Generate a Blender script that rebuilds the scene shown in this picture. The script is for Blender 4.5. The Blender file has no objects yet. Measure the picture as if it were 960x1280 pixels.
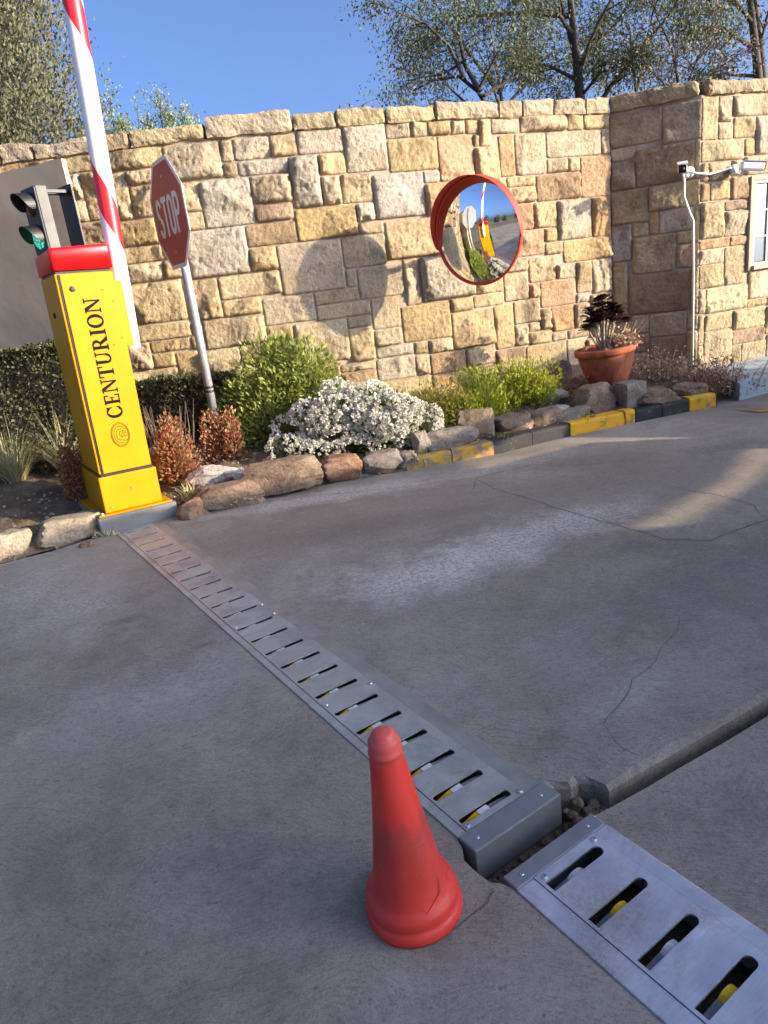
import bpy, bmesh, math, random
import numpy as np
from mathutils import Vector, Matrix, noise as mnoise

random.seed(7)
rng = np.random.default_rng(11)
C = bpy.context.scene.collection
PI = math.pi

# ------------------------------------------------------------------ camera
cam_d = bpy.data.cameras.new('camera')
cam = bpy.data.objects.new('camera', cam_d); C.objects.link(cam)
cam_d.sensor_fit = 'VERTICAL'; cam_d.sensor_height = 36.0
cam_d.lens = 863.0 / 1280.0 * 36.0
cam_d.clip_start = 0.02; cam_d.clip_end = 3000
PITCH = math.radians(17.839); ROLL = math.radians(7.284)
_F = Vector((0, math.cos(PITCH), -math.sin(PITCH)))
_r0 = Vector((1, 0, 0)); _u0 = Vector((0, math.sin(PITCH), math.cos(PITCH)))
_R = _r0 * math.cos(ROLL) - _u0 * math.sin(ROLL)
_U = _r0 * math.sin(ROLL) + _u0 * math.cos(ROLL)
cam.matrix_world = Matrix(((_R.x, _U.x, -_F.x, 0), (_R.y, _U.y, -_F.y, 0), (_R.z, _U.z, -_F.z, 1.0), (0, 0, 0, 1)))
bpy.context.scene.camera = cam

# ------------------------------------------------------------------ sky, sun, exposure
SUN_EL = math.radians(13.5)
SUN_AZ = math.radians(-20.0)                 # direction to the sun in plan, measured from +X
world = bpy.data.worlds.new('World'); bpy.context.scene.world = world
world.use_nodes = True
wn = world.node_tree.nodes; wl = world.node_tree.links
bg = wn['Background']
sky = wn.new('ShaderNodeTexSky'); sky.sky_type = 'NISHITA'; sky.sun_disc = False
sky.sun_elevation = SUN_EL; sky.sun_rotation = math.radians(110.0)
sky.air_density = 0.4; sky.dust_density = 5.0; sky.ozone_density = 3.8; sky.altitude = 0
wl.new(sky.outputs[0], bg.inputs[0]); bg.inputs[1].default_value = 0.15
sun_d = bpy.data.lights.new('sun', 'SUN'); sun = bpy.data.objects.new('sun', sun_d); C.objects.link(sun)
sun_d.energy = 3.25; sun_d.angle = math.radians(0.55); sun_d.color = (1.0, 0.84, 0.62)
_sd = Vector((math.cos(SUN_EL) * math.cos(SUN_AZ), math.cos(SUN_EL) * math.sin(SUN_AZ), math.sin(SUN_EL)))
sun.rotation_euler = _sd.to_track_quat('Z', 'Y').to_euler()
vs = bpy.context.scene.view_settings
vs.view_transform = 'Standard'; vs.look = 'None'; vs.gamma = 1.0; vs.use_curve_mapping = False
vs.exposure = 1.68
bpy.context.scene.cycles.max_bounces = 8
bpy.context.scene.cycles.transparent_max_bounces = 8

# ------------------------------------------------------------------ helpers
def lin(r, g, b):
    f = lambda c: (c / 255 / 12.92) if c / 255 <= 0.04045 else ((c / 255 + 0.055) / 1.055) ** 2.4
    return (f(r), f(g), f(b), 1.0)

def new_obj(name, me, parent=None, loc=(0, 0, 0), rot=(0, 0, 0)):
    o = bpy.data.objects.new(name, me); C.objects.link(o)
    o.location = loc; o.rotation_euler = rot
    if parent is not None: o.parent = parent
    return o

def tag(o, label=None, cat=None, group=None, kind=None):
    if label: o['label'] = label
    if cat: o['category'] = cat
    if group: o['group'] = group
    if kind: o['kind'] = kind
    return o

def thing(name, label, cat, loc=(0, 0, 0), rz=0, group=None):
    return tag(new_obj(name, None, None, loc, (0, 0, rz)), label, cat, group)

def mesh(name, verts, faces, mat=None, smooth=False):
    me = bpy.data.meshes.new(name)
    me.from_pydata([tuple(v) for v in verts], [], [tuple(f) for f in faces]); me.update()
    if mat: me.materials.append(mat)
    if smooth: me.polygons.foreach_set('use_smooth', [True] * len(me.polygons))
    return me

def mesh_np(name, V, Fq, mat=None, smooth=False):
    """quads or tris from numpy arrays"""
    me = bpy.data.meshes.new(name); n = Fq.shape[1]
    me.vertices.add(len(V)); me.vertices.foreach_set('co', np.asarray(V, np.float32).ravel())
    me.loops.add(Fq.size); me.loops.foreach_set('vertex_index', Fq.astype(np.int32).ravel())
    me.polygons.add(len(Fq)); me.polygons.foreach_set('loop_start', np.arange(0, Fq.size, n, dtype=np.int32))
    if smooth: me.polygons.foreach_set('use_smooth', np.ones(len(Fq), bool))
    me.update(calc_edges=True)
    if mat: me.materials.append(mat)
    return me

def bm_mesh(name, bm, mats, smooth=False):
    me = bpy.data.meshes.new(name); bm.to_mesh(me); bm.free()
    for m in (mats if isinstance(mats, (list, tuple)) else [mats]): me.materials.append(m)
    if smooth: me.polygons.foreach_set('use_smooth', [True] * len(me.polygons))
    return me

def add_box(bm, x0, x1, y0, y1, z0, z1, bev=0.0, mi=0, M=None):
    vs_ = [bm.verts.new(v) for v in ((x0, y0, z0), (x1, y0, z0), (x1, y1, z0), (x0, y1, z0), (x0, y0, z1), (x1, y0, z1), (x1, y1, z1), (x0, y1, z1))]
    fs = [bm.faces.new([vs_[i] for i in f]) for f in ((0, 3, 2, 1), (4, 5, 6, 7), (0, 1, 5, 4), (1, 2, 6, 5), (2, 3, 7, 6), (3, 0, 4, 7))]
    for f in fs: f.material_index = mi
    if M is not None: bmesh.ops.transform(bm, matrix=M, verts=vs_)
    if bev > 0:
        es = list({e for f in fs for e in f.edges})
        bmesh.ops.bevel(bm, geom=es, offset=bev, segments=2, affect='EDGES', profile=0.5)

def tube_arrays(pts, radii, ns=8, cap=True):
    pts = [Vector(p) for p in pts]; V = []; F = []
    t0 = (pts[1] - pts[0]).normalized()
    ref = Vector((0, 0, 1)) if abs(t0.z) < 0.9 else Vector((1, 0, 0))
    a = t0.cross(ref).normalized()
    for i, p in enumerate(pts):
        t = (pts[min(i + 1, len(pts) - 1)] - pts[max(i - 1, 0)]).normalized()
        a = (a - t * a.dot(t)).normalized(); b = t.cross(a)
        for k in range(ns):
            an = 2 * PI * k / ns
            V.append(p + (a * math.cos(an) + b * math.sin(an)) * radii[i])
    for i in range(len(pts) - 1):
        for k in range(ns):
            k2 = (k + 1) % ns
            F.append((i * ns + k, i * ns + k2, (i + 1) * ns + k2, (i + 1) * ns + k))
    if cap:
        F.append(tuple(reversed(range(ns)))); F.append(tuple(range((len(pts) - 1) * ns, len(pts) * ns)))
    return V, F

def tube(name, pts, radii, mat, parent=None, ns=10, smooth=True, loc=(0, 0, 0)):
    if not isinstance(radii, (list, tuple)): radii = [radii] * len(pts)
    V, F = tube_arrays(pts, radii, ns)
    return new_obj(name, mesh(name, V, F, mat, smooth), parent, loc)

def lathe(name, prof, mat, parent=None, ns=48, loc=(0, 0, 0), rot=(0, 0, 0), smooth=True, wob=0.0, seed=0):
    V = []; F = []
    for r, z in prof:
        for k in range(ns):
            an = 2 * PI * k / ns
            rr = r * (1 + wob * mnoise.noise(Vector((math.cos(an) * 1.3 + seed, math.sin(an) * 1.3, z * 6))))
            V.append((rr * math.cos(an), rr * math.sin(an), z))
    m = len(prof)
    for i in range(m - 1):
        for k in range(ns):
            k2 = (k + 1) % ns
            F.append((i * ns + k, i * ns + k2, (i + 1) * ns + k2, (i + 1) * ns + k))
    return new_obj(name, mesh(name, V, F, mat, smooth), parent, loc, rot)

def fbm(p, o=3):
    s = 0; a = 1
    for _ in range(o):
        s += a * mnoise.noise(p); p = p * 2.03; a *= 0.5
    return s

# ------------------------------------------------------------------ materials
class NT:
    def __init__(self, name):
        self.m = bpy.data.materials.new(name); self.m.use_nodes = True
        self.t = self.m.node_tree; self.n = self.t.nodes; self.l = self.t.links
        self.b = self.n['Principled BSDF']; self.out = self.n['Material Output']
    def N(self, typ, **kw):
        n = self.n.new('ShaderNode' + typ)
        for k, v in kw.items():
            if isinstance(k, str) and hasattr(n, k): setattr(n, k, v)
        return n
    def L(self, a, b): self.l.new(a, b)
    def coord(self, which='Object', scale=1.0):
        tc = self.N('TexCoord'); mp = self.N('Mapping')
        s = scale if isinstance(scale, (list, tuple)) else (scale,) * 3
        mp.inputs['Scale'].default_value = s
        self.L(tc.outputs[which], mp.inputs[0]); return mp.outputs[0]
    def noise(self, vec, scale, detail=4, rough=0.55, dist=0.0):
        n = self.N('TexNoise'); n.inputs['Scale'].default_value = scale; n.inputs['Detail'].default_value = detail
        n.inputs['Roughness'].default_value = rough; n.inputs['Distortion'].default_value = dist
        self.L(vec, n.inputs['Vector']); return n.outputs['Fac']
    def ramp(self, fac, stops):
        r = self.N('ValToRGB'); e = r.color_ramp.elements
        while len(e) < len(stops): e.new(0.5)
        for i, (p, c) in enumerate(stops):
            e[i].position = p; e[i].color = c if len(c) == 4 else (*c, 1)
        self.L(fac, r.inputs[0]); return r.outputs[0]
    def mix(self, fac, a, b, mode='MIX'):
        n = self.N('MixRGB'); n.blend_type = mode
        for i, v in enumerate((fac, a, b)):
            if hasattr(v, 'is_output'): self.L(v, n.inputs[i])
            else: n.inputs[i].default_value = v if (i == 0 or len(v) == 4) else (*v, 1)
        return n.outputs[0]
    def math(self, op, a, b=None, clamp=False):
        n = self.N('Math'); n.operation = op; n.use_clamp = clamp
        for i, v in enumerate((a, b)):
            if v is None: continue
            if hasattr(v, 'is_output'): self.L(v, n.inputs[i])
            else: n.inputs[i].default_value = v
        return n.outputs[0]
    def bump(self, h, strength=0.3, dist=0.01, prev=None):
        b = self.N('Bump'); b.inputs['Strength'].default_value = strength; b.inputs['Distance'].default_value = dist
        self.L(h, b.inputs['Height'])
        if prev is not None: self.L(prev, b.inputs['Normal'])
        return b.outputs[0]
    def fin(self, col=None, rough=0.8, metal=0.0, normal=None, spec=None, coat=None):
        def s(k, v):
            if v is None: return
            if hasattr(v, 'is_output'): self.L(v, self.b.inputs[k])
            else: self.b.inputs[k].default_value = v if not isinstance(v, tuple) or len(v) == 4 else (*v, 1)
        s('Base Color', col); s('Roughness', rough); s('Metallic', metal); s('Specular IOR Level', spec); s('Coat Weight', coat)
        if normal is not None: self.L(normal, self.b.inputs['Normal'])
        return self.m

def simple(name, col, rough=0.6, metal=0.0, var=0.12, scale=14, bump=0.08, spec=None, coat=None, bscale=None):
    t = NT(name); v = t.coord('Object')
    n = t.noise(v, scale, 5)
    c = t.mix(1.0, col, t.ramp(n, [(0.25, (1 - var,) * 3), (0.75, (1 + var,) * 3)]), 'MULTIPLY')
    nb = t.noise(v, bscale or scale * 6, 3)
    r = t.math('ADD', t.math('MULTIPLY', n, 0.2), rough - 0.1)
    return t.fin(c, r, metal, t.bump(nb, bump, 0.004), spec, coat)

def m_stone():
    t = NT('sandstone'); v = t.coord('Object')
    oi = t.N('ObjectInfo')
    off = t.N('VectorMath'); off.operation = 'ADD'
    cb = t.N('CombineXYZ'); t.L(t.math('MULTIPLY', oi.outputs['Random'], 37.0), cb.inputs[0]); t.L(t.math('MULTIPLY', oi.outputs['Random'], 91.0), cb.inputs[1])
    t.L(v, off.inputs[0]); t.L(cb.outputs[0], off.inputs[1]); w = off.outputs[0]
    n1 = t.noise(w, 7, 6, 0.6, 0.4); n2 = t.noise(w, 38, 5, 0.65); n3 = t.noise(w, 160, 3, 0.6)
    c = t.mix(1.0, oi.outputs['Color'], t.ramp(n1, [(0.28, (0.58, 0.54, 0.50)), (0.5, (0.97, 0.97, 0.97)), (0.74, (1.18, 1.13, 1.05))]), 'MULTIPLY')
    st = t.noise(w, 3.2, 3, 0.5, 1.2)
    c = t.mix(t.ramp(st, [(0.55, (0, 0, 0)), (0.72, (0.38, 0.38, 0.38))]), c, (0.42, 0.28, 0.14))
    c = t.mix(1.0, c, t.ramp(n2, [(0.36, (0.80, 0.79, 0.77)), (0.5, (1, 1, 1)), (0.64, (1.10, 1.10, 1.09))]), 'MULTIPLY')
    c = t.mix(t.ramp(n3, [(0.62, (0, 0, 0)), (0.8, (0.35, 0.35, 0.35))]), c, (0.16, 0.12, 0.08))
    b = t.bump(n2, 0.9, 0.016); b = t.bump(n3, 0.6, 0.005, b)
    return t.fin(c, 0.92, 0, b, 0.25)

def m_mortar():
    t = NT('mortar'); v = t.coord('Object')
    n = t.noise(v, 30, 5); n2 = t.noise(v, 4, 3)
    c = t.ramp(n2, [(0.3, (0.31, 0.245, 0.18)), (0.7, (0.42, 0.34, 0.26))])
    c = t.mix(1.0, c, t.ramp(n, [(0.3, (0.75,) * 3), (0.7, (1.1,) * 3)]), 'MULTIPLY')
    return t.fin(c, 0.95, 0, t.bump(n, 0.6, 0.01), 0.2)

def m_concrete():
    t = NT('driveway_concrete'); v = t.coord('Object')
    a = t.noise(v, 0.8, 6, 0.62, 0.6); b = t.noise(v, 5, 6, 0.65, 0.4); f = t.noise(v, 130, 5, 0.75); ff = t.noise(v, 420, 3, 0.7)
    base = t.ramp(a, [(0.30, (0.185, 0.156, 0.122)), (0.5, (0.26, 0.222, 0.178)), (0.68, (0.345, 0.30, 0.246))])
    base = t.mix(1.0, base, t.ramp(b, [(0.28, (0.80,) * 3), (0.5, (1.0,) * 3), (0.72, (1.16,) * 3)]), 'MULTIPLY')
    base = t.mix(1.0, base, t.ramp(f, [(0.36, (0.72,) * 3), (0.44, (0.96,) * 3), (0.64, (1.12,) * 3)]), 'MULTIPLY')
    base = t.mix(1.0, base, t.ramp(ff, [(0.38, (0.80,) * 3), (0.62, (1.16,) * 3)]), 'MULTIPLY')
    g1 = t.noise(v, 48, 5, 0.8, 0.3); g2 = t.noise(v, 17, 6, 0.78, 0.8)
    base = t.mix(1.0, base, t.ramp(g1, [(0.36, (0.86,) * 3), (0.44, (0.99,) * 3), (0.62, (1.07,) * 3)]), 'MULTIPLY')
    base = t.mix(1.0, base, t.ramp(g2, [(0.38, (0.91,) * 3), (0.5, (1.0,) * 3), (0.62, (1.07,) * 3)]), 'MULTIPLY')
    def patch(cx, cy, rx, ry, rot, col, k, prev, edge=0.5, rag=1.5):
        """a worn, dusty or stained area with a ragged outline"""
        mp = t.N('Mapping'); mp.vector_type = 'TEXTURE'
        mp.inputs['Location'].default_value = (cx, cy, 0); mp.inputs['Rotation'].default_value = (0, 0, rot); mp.inputs['Scale'].default_value = (rx, ry, 1e3)
        tc = t.N('TexCoord'); t.L(tc.outputs['Object'], mp.inputs[0])
        ln = t.N('VectorMath'); ln.operation = 'LENGTH'; t.L(mp.outputs[0], ln.inputs[0])
        d = t.math('ADD', ln.outputs['Value'], t.math('MULTIPLY', t.math('SUBTRACT', t.noise(v, 3.2, 7, 0.78), 0.5), rag * 1.5))
        m = t.ramp(d, [(edge, (k, k, k)), (0.9, (0, 0, 0))])
        m = t.mix(1.0, m, t.ramp(t.noise(v, 60, 6, 0.8), [(0.42, (0.12,) * 3), (0.53, (1,) * 3)]), 'MULTIPLY')
        return t.mix(m, prev, col)
    pale = (0.60, 0.535, 0.455)
    base = patch(-0.1, 3.05, 1.5, 0.55, 0.28, (0.26, 0.195, 0.14), 0.6, base, 0.3)
    base = patch(-1.3, 2.75, 0.8, 0.3, -0.6, (0.28, 0.215, 0.155), 0.6, base, 0.3)
    base = patch(1.3, 3.1, 0.9, 0.5, 0.3, (0.26, 0.205, 0.155), 0.5, base, 0.3)
    base = patch(0.12, 2.33, 0.52, 0.30, 0.45, pale, 0.85, base, 0.25)
    base = patch(0.62, 2.62, 0.72, 0.26, 0.42, pale, 0.75, base, 0.2)
    base = patch(-0.25, 3.50, 1.0, 0.17, 0.10, (0.54, 0.48, 0.41), 0.8, base, 0.3)
    base = patch(0.85, 3.72, 0.8, 0.16, 0.36, (0.44, 0.385, 0.32), 0.6, base, 0.3)
    base = patch(-1.35, 2.6, 0.75, 0.38, -0.9, (0.46, 0.42, 0.37), 0.6, base, 0.15)
    base = patch(-0.65, 1.75, 0.5, 0.28, 0.5, (0.42, 0.385, 0.345), 0.45, base, 0.1)
    base = patch(0.55, 1.45, 0.35, 0.10, 0.5, (0.42, 0.385, 0.345), 0.5, base, 0.2)
    base = patch(0.25, 0.75, 0.4, 0.2, 0.2, (0.42, 0.385, 0.345), 0.35, base, 0.1)
    base = patch(1.75, 3.45, 0.40, 0.14, 0.4, (0.13, 0.11, 0.095), 0.6, base, 0.2)
    base = patch(0.9, 1.95, 0.8, 0.22, 0.4, (0.14, 0.127, 0.113), 0.5, base, 0.1)
    base = patch(-0.15, 2.9, 0.8, 0.22, 0.2, (0.16, 0.135, 0.112), 0.5, base, 0.1)
    base = patch(-0.95, 2.25, 0.10, 0.05, 0.3, (0.07, 0.066, 0.06), 0.6, base, 0.2, 1.0)
    base = patch(-0.62, 1.98, 0.06, 0.03, 0.3, (0.07, 0.066, 0.06), 0.6, base, 0.2, 1.0)
    base = patch(-0.30, 0.62, 0.12, 0.06, 0.8, (0.11, 0.10, 0.09), 0.5, base, 0.2, 1.0)
    sp = t.N('TexVoronoi'); sp.inputs['Scale'].default_value = 26; t.L(v, sp.inputs['Vector'])
    base = t.mix(t.ramp(sp.outputs['Distance'], [(0.05, (0.55,) * 3), (0.12, (0, 0, 0))]), base, (0.09, 0.08, 0.072))
    # arcs of the trowel, only in places
    sw = t.N('TexWave'); sw.wave_type = 'RINGS'; sw.inputs['Scale'].default_value = 11; sw.inputs['Distortion'].default_value = 20
    sw.inputs['Detail'].default_value = 5; sw.inputs['Detail Scale'].default_value = 1.2; sw.inputs['Detail Roughness'].default_value = 0.72
    t.L(v, sw.inputs['Vector'])
    where = t.ramp(t.noise(v, 1.7, 3), [(0.40, (0, 0, 0)), (0.60, (1, 1, 1))])
    swm = t.math('MULTIPLY', sw.outputs['Fac'], where)
    wn_ = t.N('TexNoise'); wn_.inputs['Scale'].default_value = 1.4; wn_.inputs['Detail'].default_value = 2; t.L(v, wn_.inputs['Vector'])
    wv_ = t.N('VectorMath'); wv_.operation = 'SCALE'; wv_.inputs['Scale'].default_value = 0.9; t.L(wn_.outputs['Color'], wv_.inputs[0])
    wa_ = t.N('VectorMath'); wa_.operation = 'ADD'; t.L(v, wa_.inputs[0]); t.L(wv_.outputs[0], wa_.inputs[1])
    wm_ = t.N('Mapping'); wm_.inputs['Scale'].default_value = (9, 60, 30); wm_.inputs['Rotation'].default_value = (0, 0, 0.5); t.L(wa_.outputs[0], wm_.inputs[0])
    sc = t.noise(wm_.outputs[0], 3.0, 6, 0.75, 0.6)
    base = t.mix(1.0, base, t.ramp(sc, [(0.38, (0.82,) * 3), (0.5, (1.0,) * 3), (0.62, (1.08,) * 3)]), 'MULTIPLY')
    h = t.math('ADD', t.math('MULTIPLY', swm, 0.14), t.math('MULTIPLY', f, 0.62))
    h = t.math('ADD', h, t.math('MULTIPLY', sc, 0.24)); h = t.math('ADD', h, t.math('MULTIPLY', g1, 0.3))
    bb = t.bump(h, 0.65, 0.006); bb = t.bump(ff, 0.7, 0.003, bb)
    return t.fin(base, t.ramp(b, [(0.3, (0.70,) * 3), (0.7, (0.9,) * 3)]), 0, bb, 0.3)

def m_leaf(name, cols, rough=0.55, transl=0.35):
    t = NT(name); g = t.N('NewGeometry')
    c = t.ramp(g.outputs['Random Per Island'], [(i / max(1, len(cols) - 1), q) for i, q in enumerate(cols)])
    t.b.inputs['Roughness'].default_value = rough; t.L(c, t.b.inputs['Base Color']); t.b.inputs['Specular IOR Level'].default_value = 0.3
    tr = t.N('BsdfTranslucent'); t.L(c, tr.inputs[0])
    mx = t.N('MixShader'); mx.inputs[0].default_value = transl
    t.L(t.b.outputs[0], mx.inputs[1]); t.L(tr.outputs[0], mx.inputs[2]); t.L(mx.outputs[0], t.out.inputs[0])
    return t.m

def m_steel(nm='galvanised_plate', metal=0.88, dr=0.0, k=1.0, warm=False):
    t = NT(nm); v = t.coord('Object')
    n = t.noise(v, 9, 5, 0.6, 0.6); s = t.noise(t.coord('Object', (4, 70, 4)), 6, 5, 0.7, 0.5); d = t.noise(v, 140, 4, 0.7); g = t.noise(v, 4.2, 5, 0.65, 0.8)
    c = t.ramp(n, [(0.3, (0.40 * k, 0.395 * k, 0.39 * k)), (0.7, (0.56 * k, 0.555 * k, 0.55 * k))])
    if warm: c = t.mix(1.0, c, (1.0, 0.985, 0.95), 'MULTIPLY')
    c = t.mix(1.0, c, t.ramp(s, [(0.3, (0.86,) * 3), (0.7, (1.06,) * 3)]), 'MULTIPLY')
    dirt = t.mix(1.0, t.ramp(g, [(0.48, (0, 0, 0)), (0.70, (0.85,) * 3)]), t.ramp(d, [(0.35, (0.3,) * 3), (0.6, (1,) * 3)]), 'MULTIPLY')
    c = t.mix(dirt, c, (0.20, 0.175, 0.145))
    r = t.math('ADD', t.math('MULTIPLY', n, 0.25), 0.20 + dr)
    r = t.math('ADD', r, t.math('MULTIPLY', dirt, 0.35)); r = t.math('ADD', r, t.math('MULTIPLY', s, 0.10))
    b = t.bump(s, 0.08, 0.003); b = t.bump(d, 0.12, 0.001, b); b = t.bump(n, 0.08, 0.01, b)
    return t.fin(c, r, metal, b)

def m_boom():
    t = NT('boom_paint'); tc = t.N('TexCoord'); sx = t.N('SeparateXYZ'); t.L(tc.outputs['Object'], sx.inputs[0])
    an = t.math('ARCTAN2', sx.outputs[0], t.math('MULTIPLY', sx.outputs[1], -1.0))
    ph = t.math('ADD', t.math('MULTIPLY', sx.outputs[2], 1 / 0.85), t.math('MULTIPLY', an, 0.329 / PI))
    fr = t.math('FRACT', t.math('ADD', ph, BOOM_PHASE))
    msk = t.ramp(fr, [(0.0, (0, 0, 0)), (0.256, (0, 0, 0)), (0.262, (1, 1, 1)), (1, (1, 1, 1))])
    n = t.noise(tc.outputs['Object'], 9, 4)
    wh = t.mix(1.0, (0.80, 0.79, 0.76), t.ramp(n, [(0.3, (0.93,) * 3), (0.7, (1.03,) * 3)]), 'MULTIPLY')
    return t.fin(t.mix(msk, (0.62, 0.015, 0.022), wh), 0.38, 0, None, 0.5)
BOOM_PHASE = 0.36

STONE = m_stone(); MORTAR = m_mortar(); CONC = m_concrete(); STEEL = m_steel(); STEEL_DULL = m_steel('dull_worn_plate', 0.38, 0.12, .80, True); STEEL_NEW = m_steel('bright_galvanised_plate', 0.9, 0.06, 1.38)
YELLOW = simple('yellow_enamel', (0.50, 0.232, 0.0), 0.42, 0, 0.10, 7, 0.05, 0.22)
REDCAP = simple('red_plastic', lin(214, 14, 16), 0.34, 0, 0.05, 8, 0.04, 0.5)
BLACK = simple('black_plastic', (0.012, 0.012, 0.013), 0.5, 0, 0.2, 20, 0.05)
INK = simple('black_print', (0.006, 0.0045, 0.003), 0.6, 0, 0.1, 20, 0.0, 0.1)
WHITE = simple('white_plastic', (0.72, 0.71, 0.68), 0.45, 0, 0.06, 20, 0.04)
SIGNRED = simple('sign_red_sheet', (0.30, 0.008, 0.024), 0.45, 0, 0.1, 9, 0.05)
SIGNWHITE = simple('sign_white_sheet', (0.66, 0.65, 0.63), 0.5, 0, 0.08, 12, 0.03)
SIGNBACK = simple('sign_back_metal', (0.42, 0.42, 0.42), 0.5, 0.4, 0.12, 8, 0.05)
GALV = simple('galvanised_pole', (0.34, 0.34, 0.345), 0.5, 0.5, 0.2, 24, 0.12)
CONEP = None
PAVE = simple('painted_grey_concrete', lin(118, 115, 111), 0.8, 0, 0.15, 8, 0.5, 0.3, None, 50)
PLASTER = simple('grey_plaster', lin(212, 184, 148), 0.88, 0, 0.12, 3.0, 0.35, 0.25, None, 26)
TERRA = None
SOIL = None
DARK = simple('dark_void', (0.02, 0.018, 0.016), 0.9, 0, 0.3, 20, 0.4)
SPIKEY = simple('spike_yellow_paint', lin(236, 178, 10), 0.45, 0, 0.25, 40, 0.1)
SPIKEW = simple('spike_white_paint', (0.62, 0.60, 0.55), 0.5, 0, 0.25, 40, 0.1)
BOLT = simple('bolt_steel', (0.55, 0.55, 0.54), 0.35, 0.9, 0.1, 40, 0.05)
ANGLE = simple('grey_painted_angle', (0.20, 0.205, 0.21), 0.45, 0.35, 0.15, 14, 0.15)
BARK = simple('grey_bark', (0.055, 0.043, 0.033), 0.9, 0, 0.35, 18, 0.7)
TWIG = simple('brown_twig', (0.13, 0.10, 0.075), 0.9, 0, 0.3, 18, 0.3)

def m_terra():
    t = NT('terracotta'); v = t.coord('Object')
    n = t.noise(v, 9, 5, 0.6, 0.5); n2 = t.noise(v, 50, 4)
    c = t.ramp(n, [(0.3, lin(128, 68, 46)), (0.6, lin(168, 96, 66)), (0.82, lin(196, 150, 120))])
    c = t.mix(1.0, c, t.ramp(n2, [(0.3, (0.85,) * 3), (0.7, (1.1,) * 3)]), 'MULTIPLY')
    return t.fin(c, 0.85, 0, t.bump(n2, 0.3, 0.004), 0.25)
TERRA = m_terra()
def m_soil():
    t = NT('bed_soil'); v = t.coord('Object')
    n = t.noise(v, 14, 6, 0.7); n2 = t.noise(v, 90, 4, 0.7); n0 = t.noise(v, 2.5, 3)
    c = t.ramp(n0, [(0.3, (0.10, 0.068, 0.045)), (0.7, (0.22, 0.165, 0.115))])
    c = t.mix(1.0, c, t.ramp(n, [(0.25, (0.5,) * 3), (0.7, (1.25,) * 3)]), 'MULTIPLY')
    c = t.mix(t.ramp(n2, [(0.6, (0, 0, 0)), (0.75, (0.7,) * 3)]), c, (0.30, 0.25, 0.19))
    b = t.bump(n, 0.8, 0.03); b = t.bump(n2, 0.8, 0.008, b)
    return t.fin(c, 0.95, 0, b, 0.2)
SOIL = m_soil()
def m_rock(name, stops):
    t = NT(name); v = t.coord('Object'); oi = t.N('ObjectInfo')
    cb = t.N('CombineXYZ'); t.L(t.math('MULTIPLY', oi.outputs['Random'], 50.0), cb.inputs[0])
    ad = t.N('VectorMath'); ad.operation = 'ADD'; t.L(v, ad.inputs[0]); t.L(cb.outputs[0], ad.inputs[1]); w = ad.outputs[0]
    n = t.noise(w, 8, 6, 0.6, 0.5); n2 = t.noise(w, 75, 5, 0.78); st = t.noise(w, 5, 3, 0.5, 2.0)
    c = t.ramp(n, stops)
    c = t.mix(t.ramp(st, [(0.55, (0, 0, 0)), (0.72, (0.5,) * 3)]), c, (0.30, 0.25, 0.19))
    c = t.mix(1.0, c, t.ramp(n2, [(0.38, (0.62,) * 3), (0.5, (1.0,) * 3), (0.62, (1.2,) * 3)]), 'MULTIPLY')
    b = t.bump(n2, 0.8, 0.008); b = t.bump(n, 0.6, 0.03, b)
    return t.fin(c, 0.9, 0, b, 0.25)
ROCK_BROWN = m_rock('brown_rock', [(0.25, (0.13, 0.088, 0.056)), (0.5, (0.20, 0.14, 0.092)), (0.75, (0.28, 0.205, 0.14))])
ROCK_TAN = m_rock('tan_rock', [(0.25, (0.24, 0.18, 0.115)), (0.5, (0.33, 0.26, 0.175)), (0.75, (0.42, 0.345, 0.245))])
ROCK_PALE = m_rock('pale_granite', [(0.3, (0.25, 0.215, 0.18)), (0.5, (0.39, 0.35, 0.305)), (0.7, (0.50, 0.46, 0.41))])
ROCK_GREY = m_rock('grey_rock', [(0.25, (0.125, 0.10, 0.078)), (0.5, (0.20, 0.165, 0.13)), (0.75, (0.29, 0.245, 0.20))])
ROCK_RED = m_rock('reddish_rock', [(0.25, (0.16, 0.085, 0.05)), (0.5, (0.24, 0.135, 0.08)), (0.75, (0.32, 0.20, 0.125))])
def m_kerb(name, col, wear):
    t = NT(name); v = t.coord('Object'); n = t.noise(v, 26, 6, 0.7); n2 = t.noise(v, 6, 3)
    k = t.math('ADD', t.math('MULTIPLY', n, 0.6), t.math('MULTIPLY', n2, 0.4))
    c = t.mix(t.ramp(k, [(wear, (0, 0, 0)), (wear + 0.07, (0.85,) * 3)]), col, (0.17, 0.145, 0.12))
    return t.fin(c, 0.75, 0, t.bump(n, 0.5, 0.008), 0.35)
KERB_Y = m_kerb('worn_yellow_kerb_paint', lin(216, 160, 24), 0.53)
KERB_YW = m_kerb('faded_yellow_kerb_paint', lin(186, 142, 44), 0.455)
KERB_K = m_kerb('worn_black_kerb_paint', (0.026, 0.024, 0.023), 0.575)
KERB_D = m_kerb('bare_dirty_kerb', (0.12, 0.095, 0.075), 0.5)
# ------------------------------------------------------------------ ground, driveway, kerb, bed
FL = np.array([-1.332, 3.296]); DV = np.array([0.5279, -0.8493]); PV = np.array([0.8493, 0.5279])
def st(s, t): return tuple(FL + DV * s + PV * t)

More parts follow.
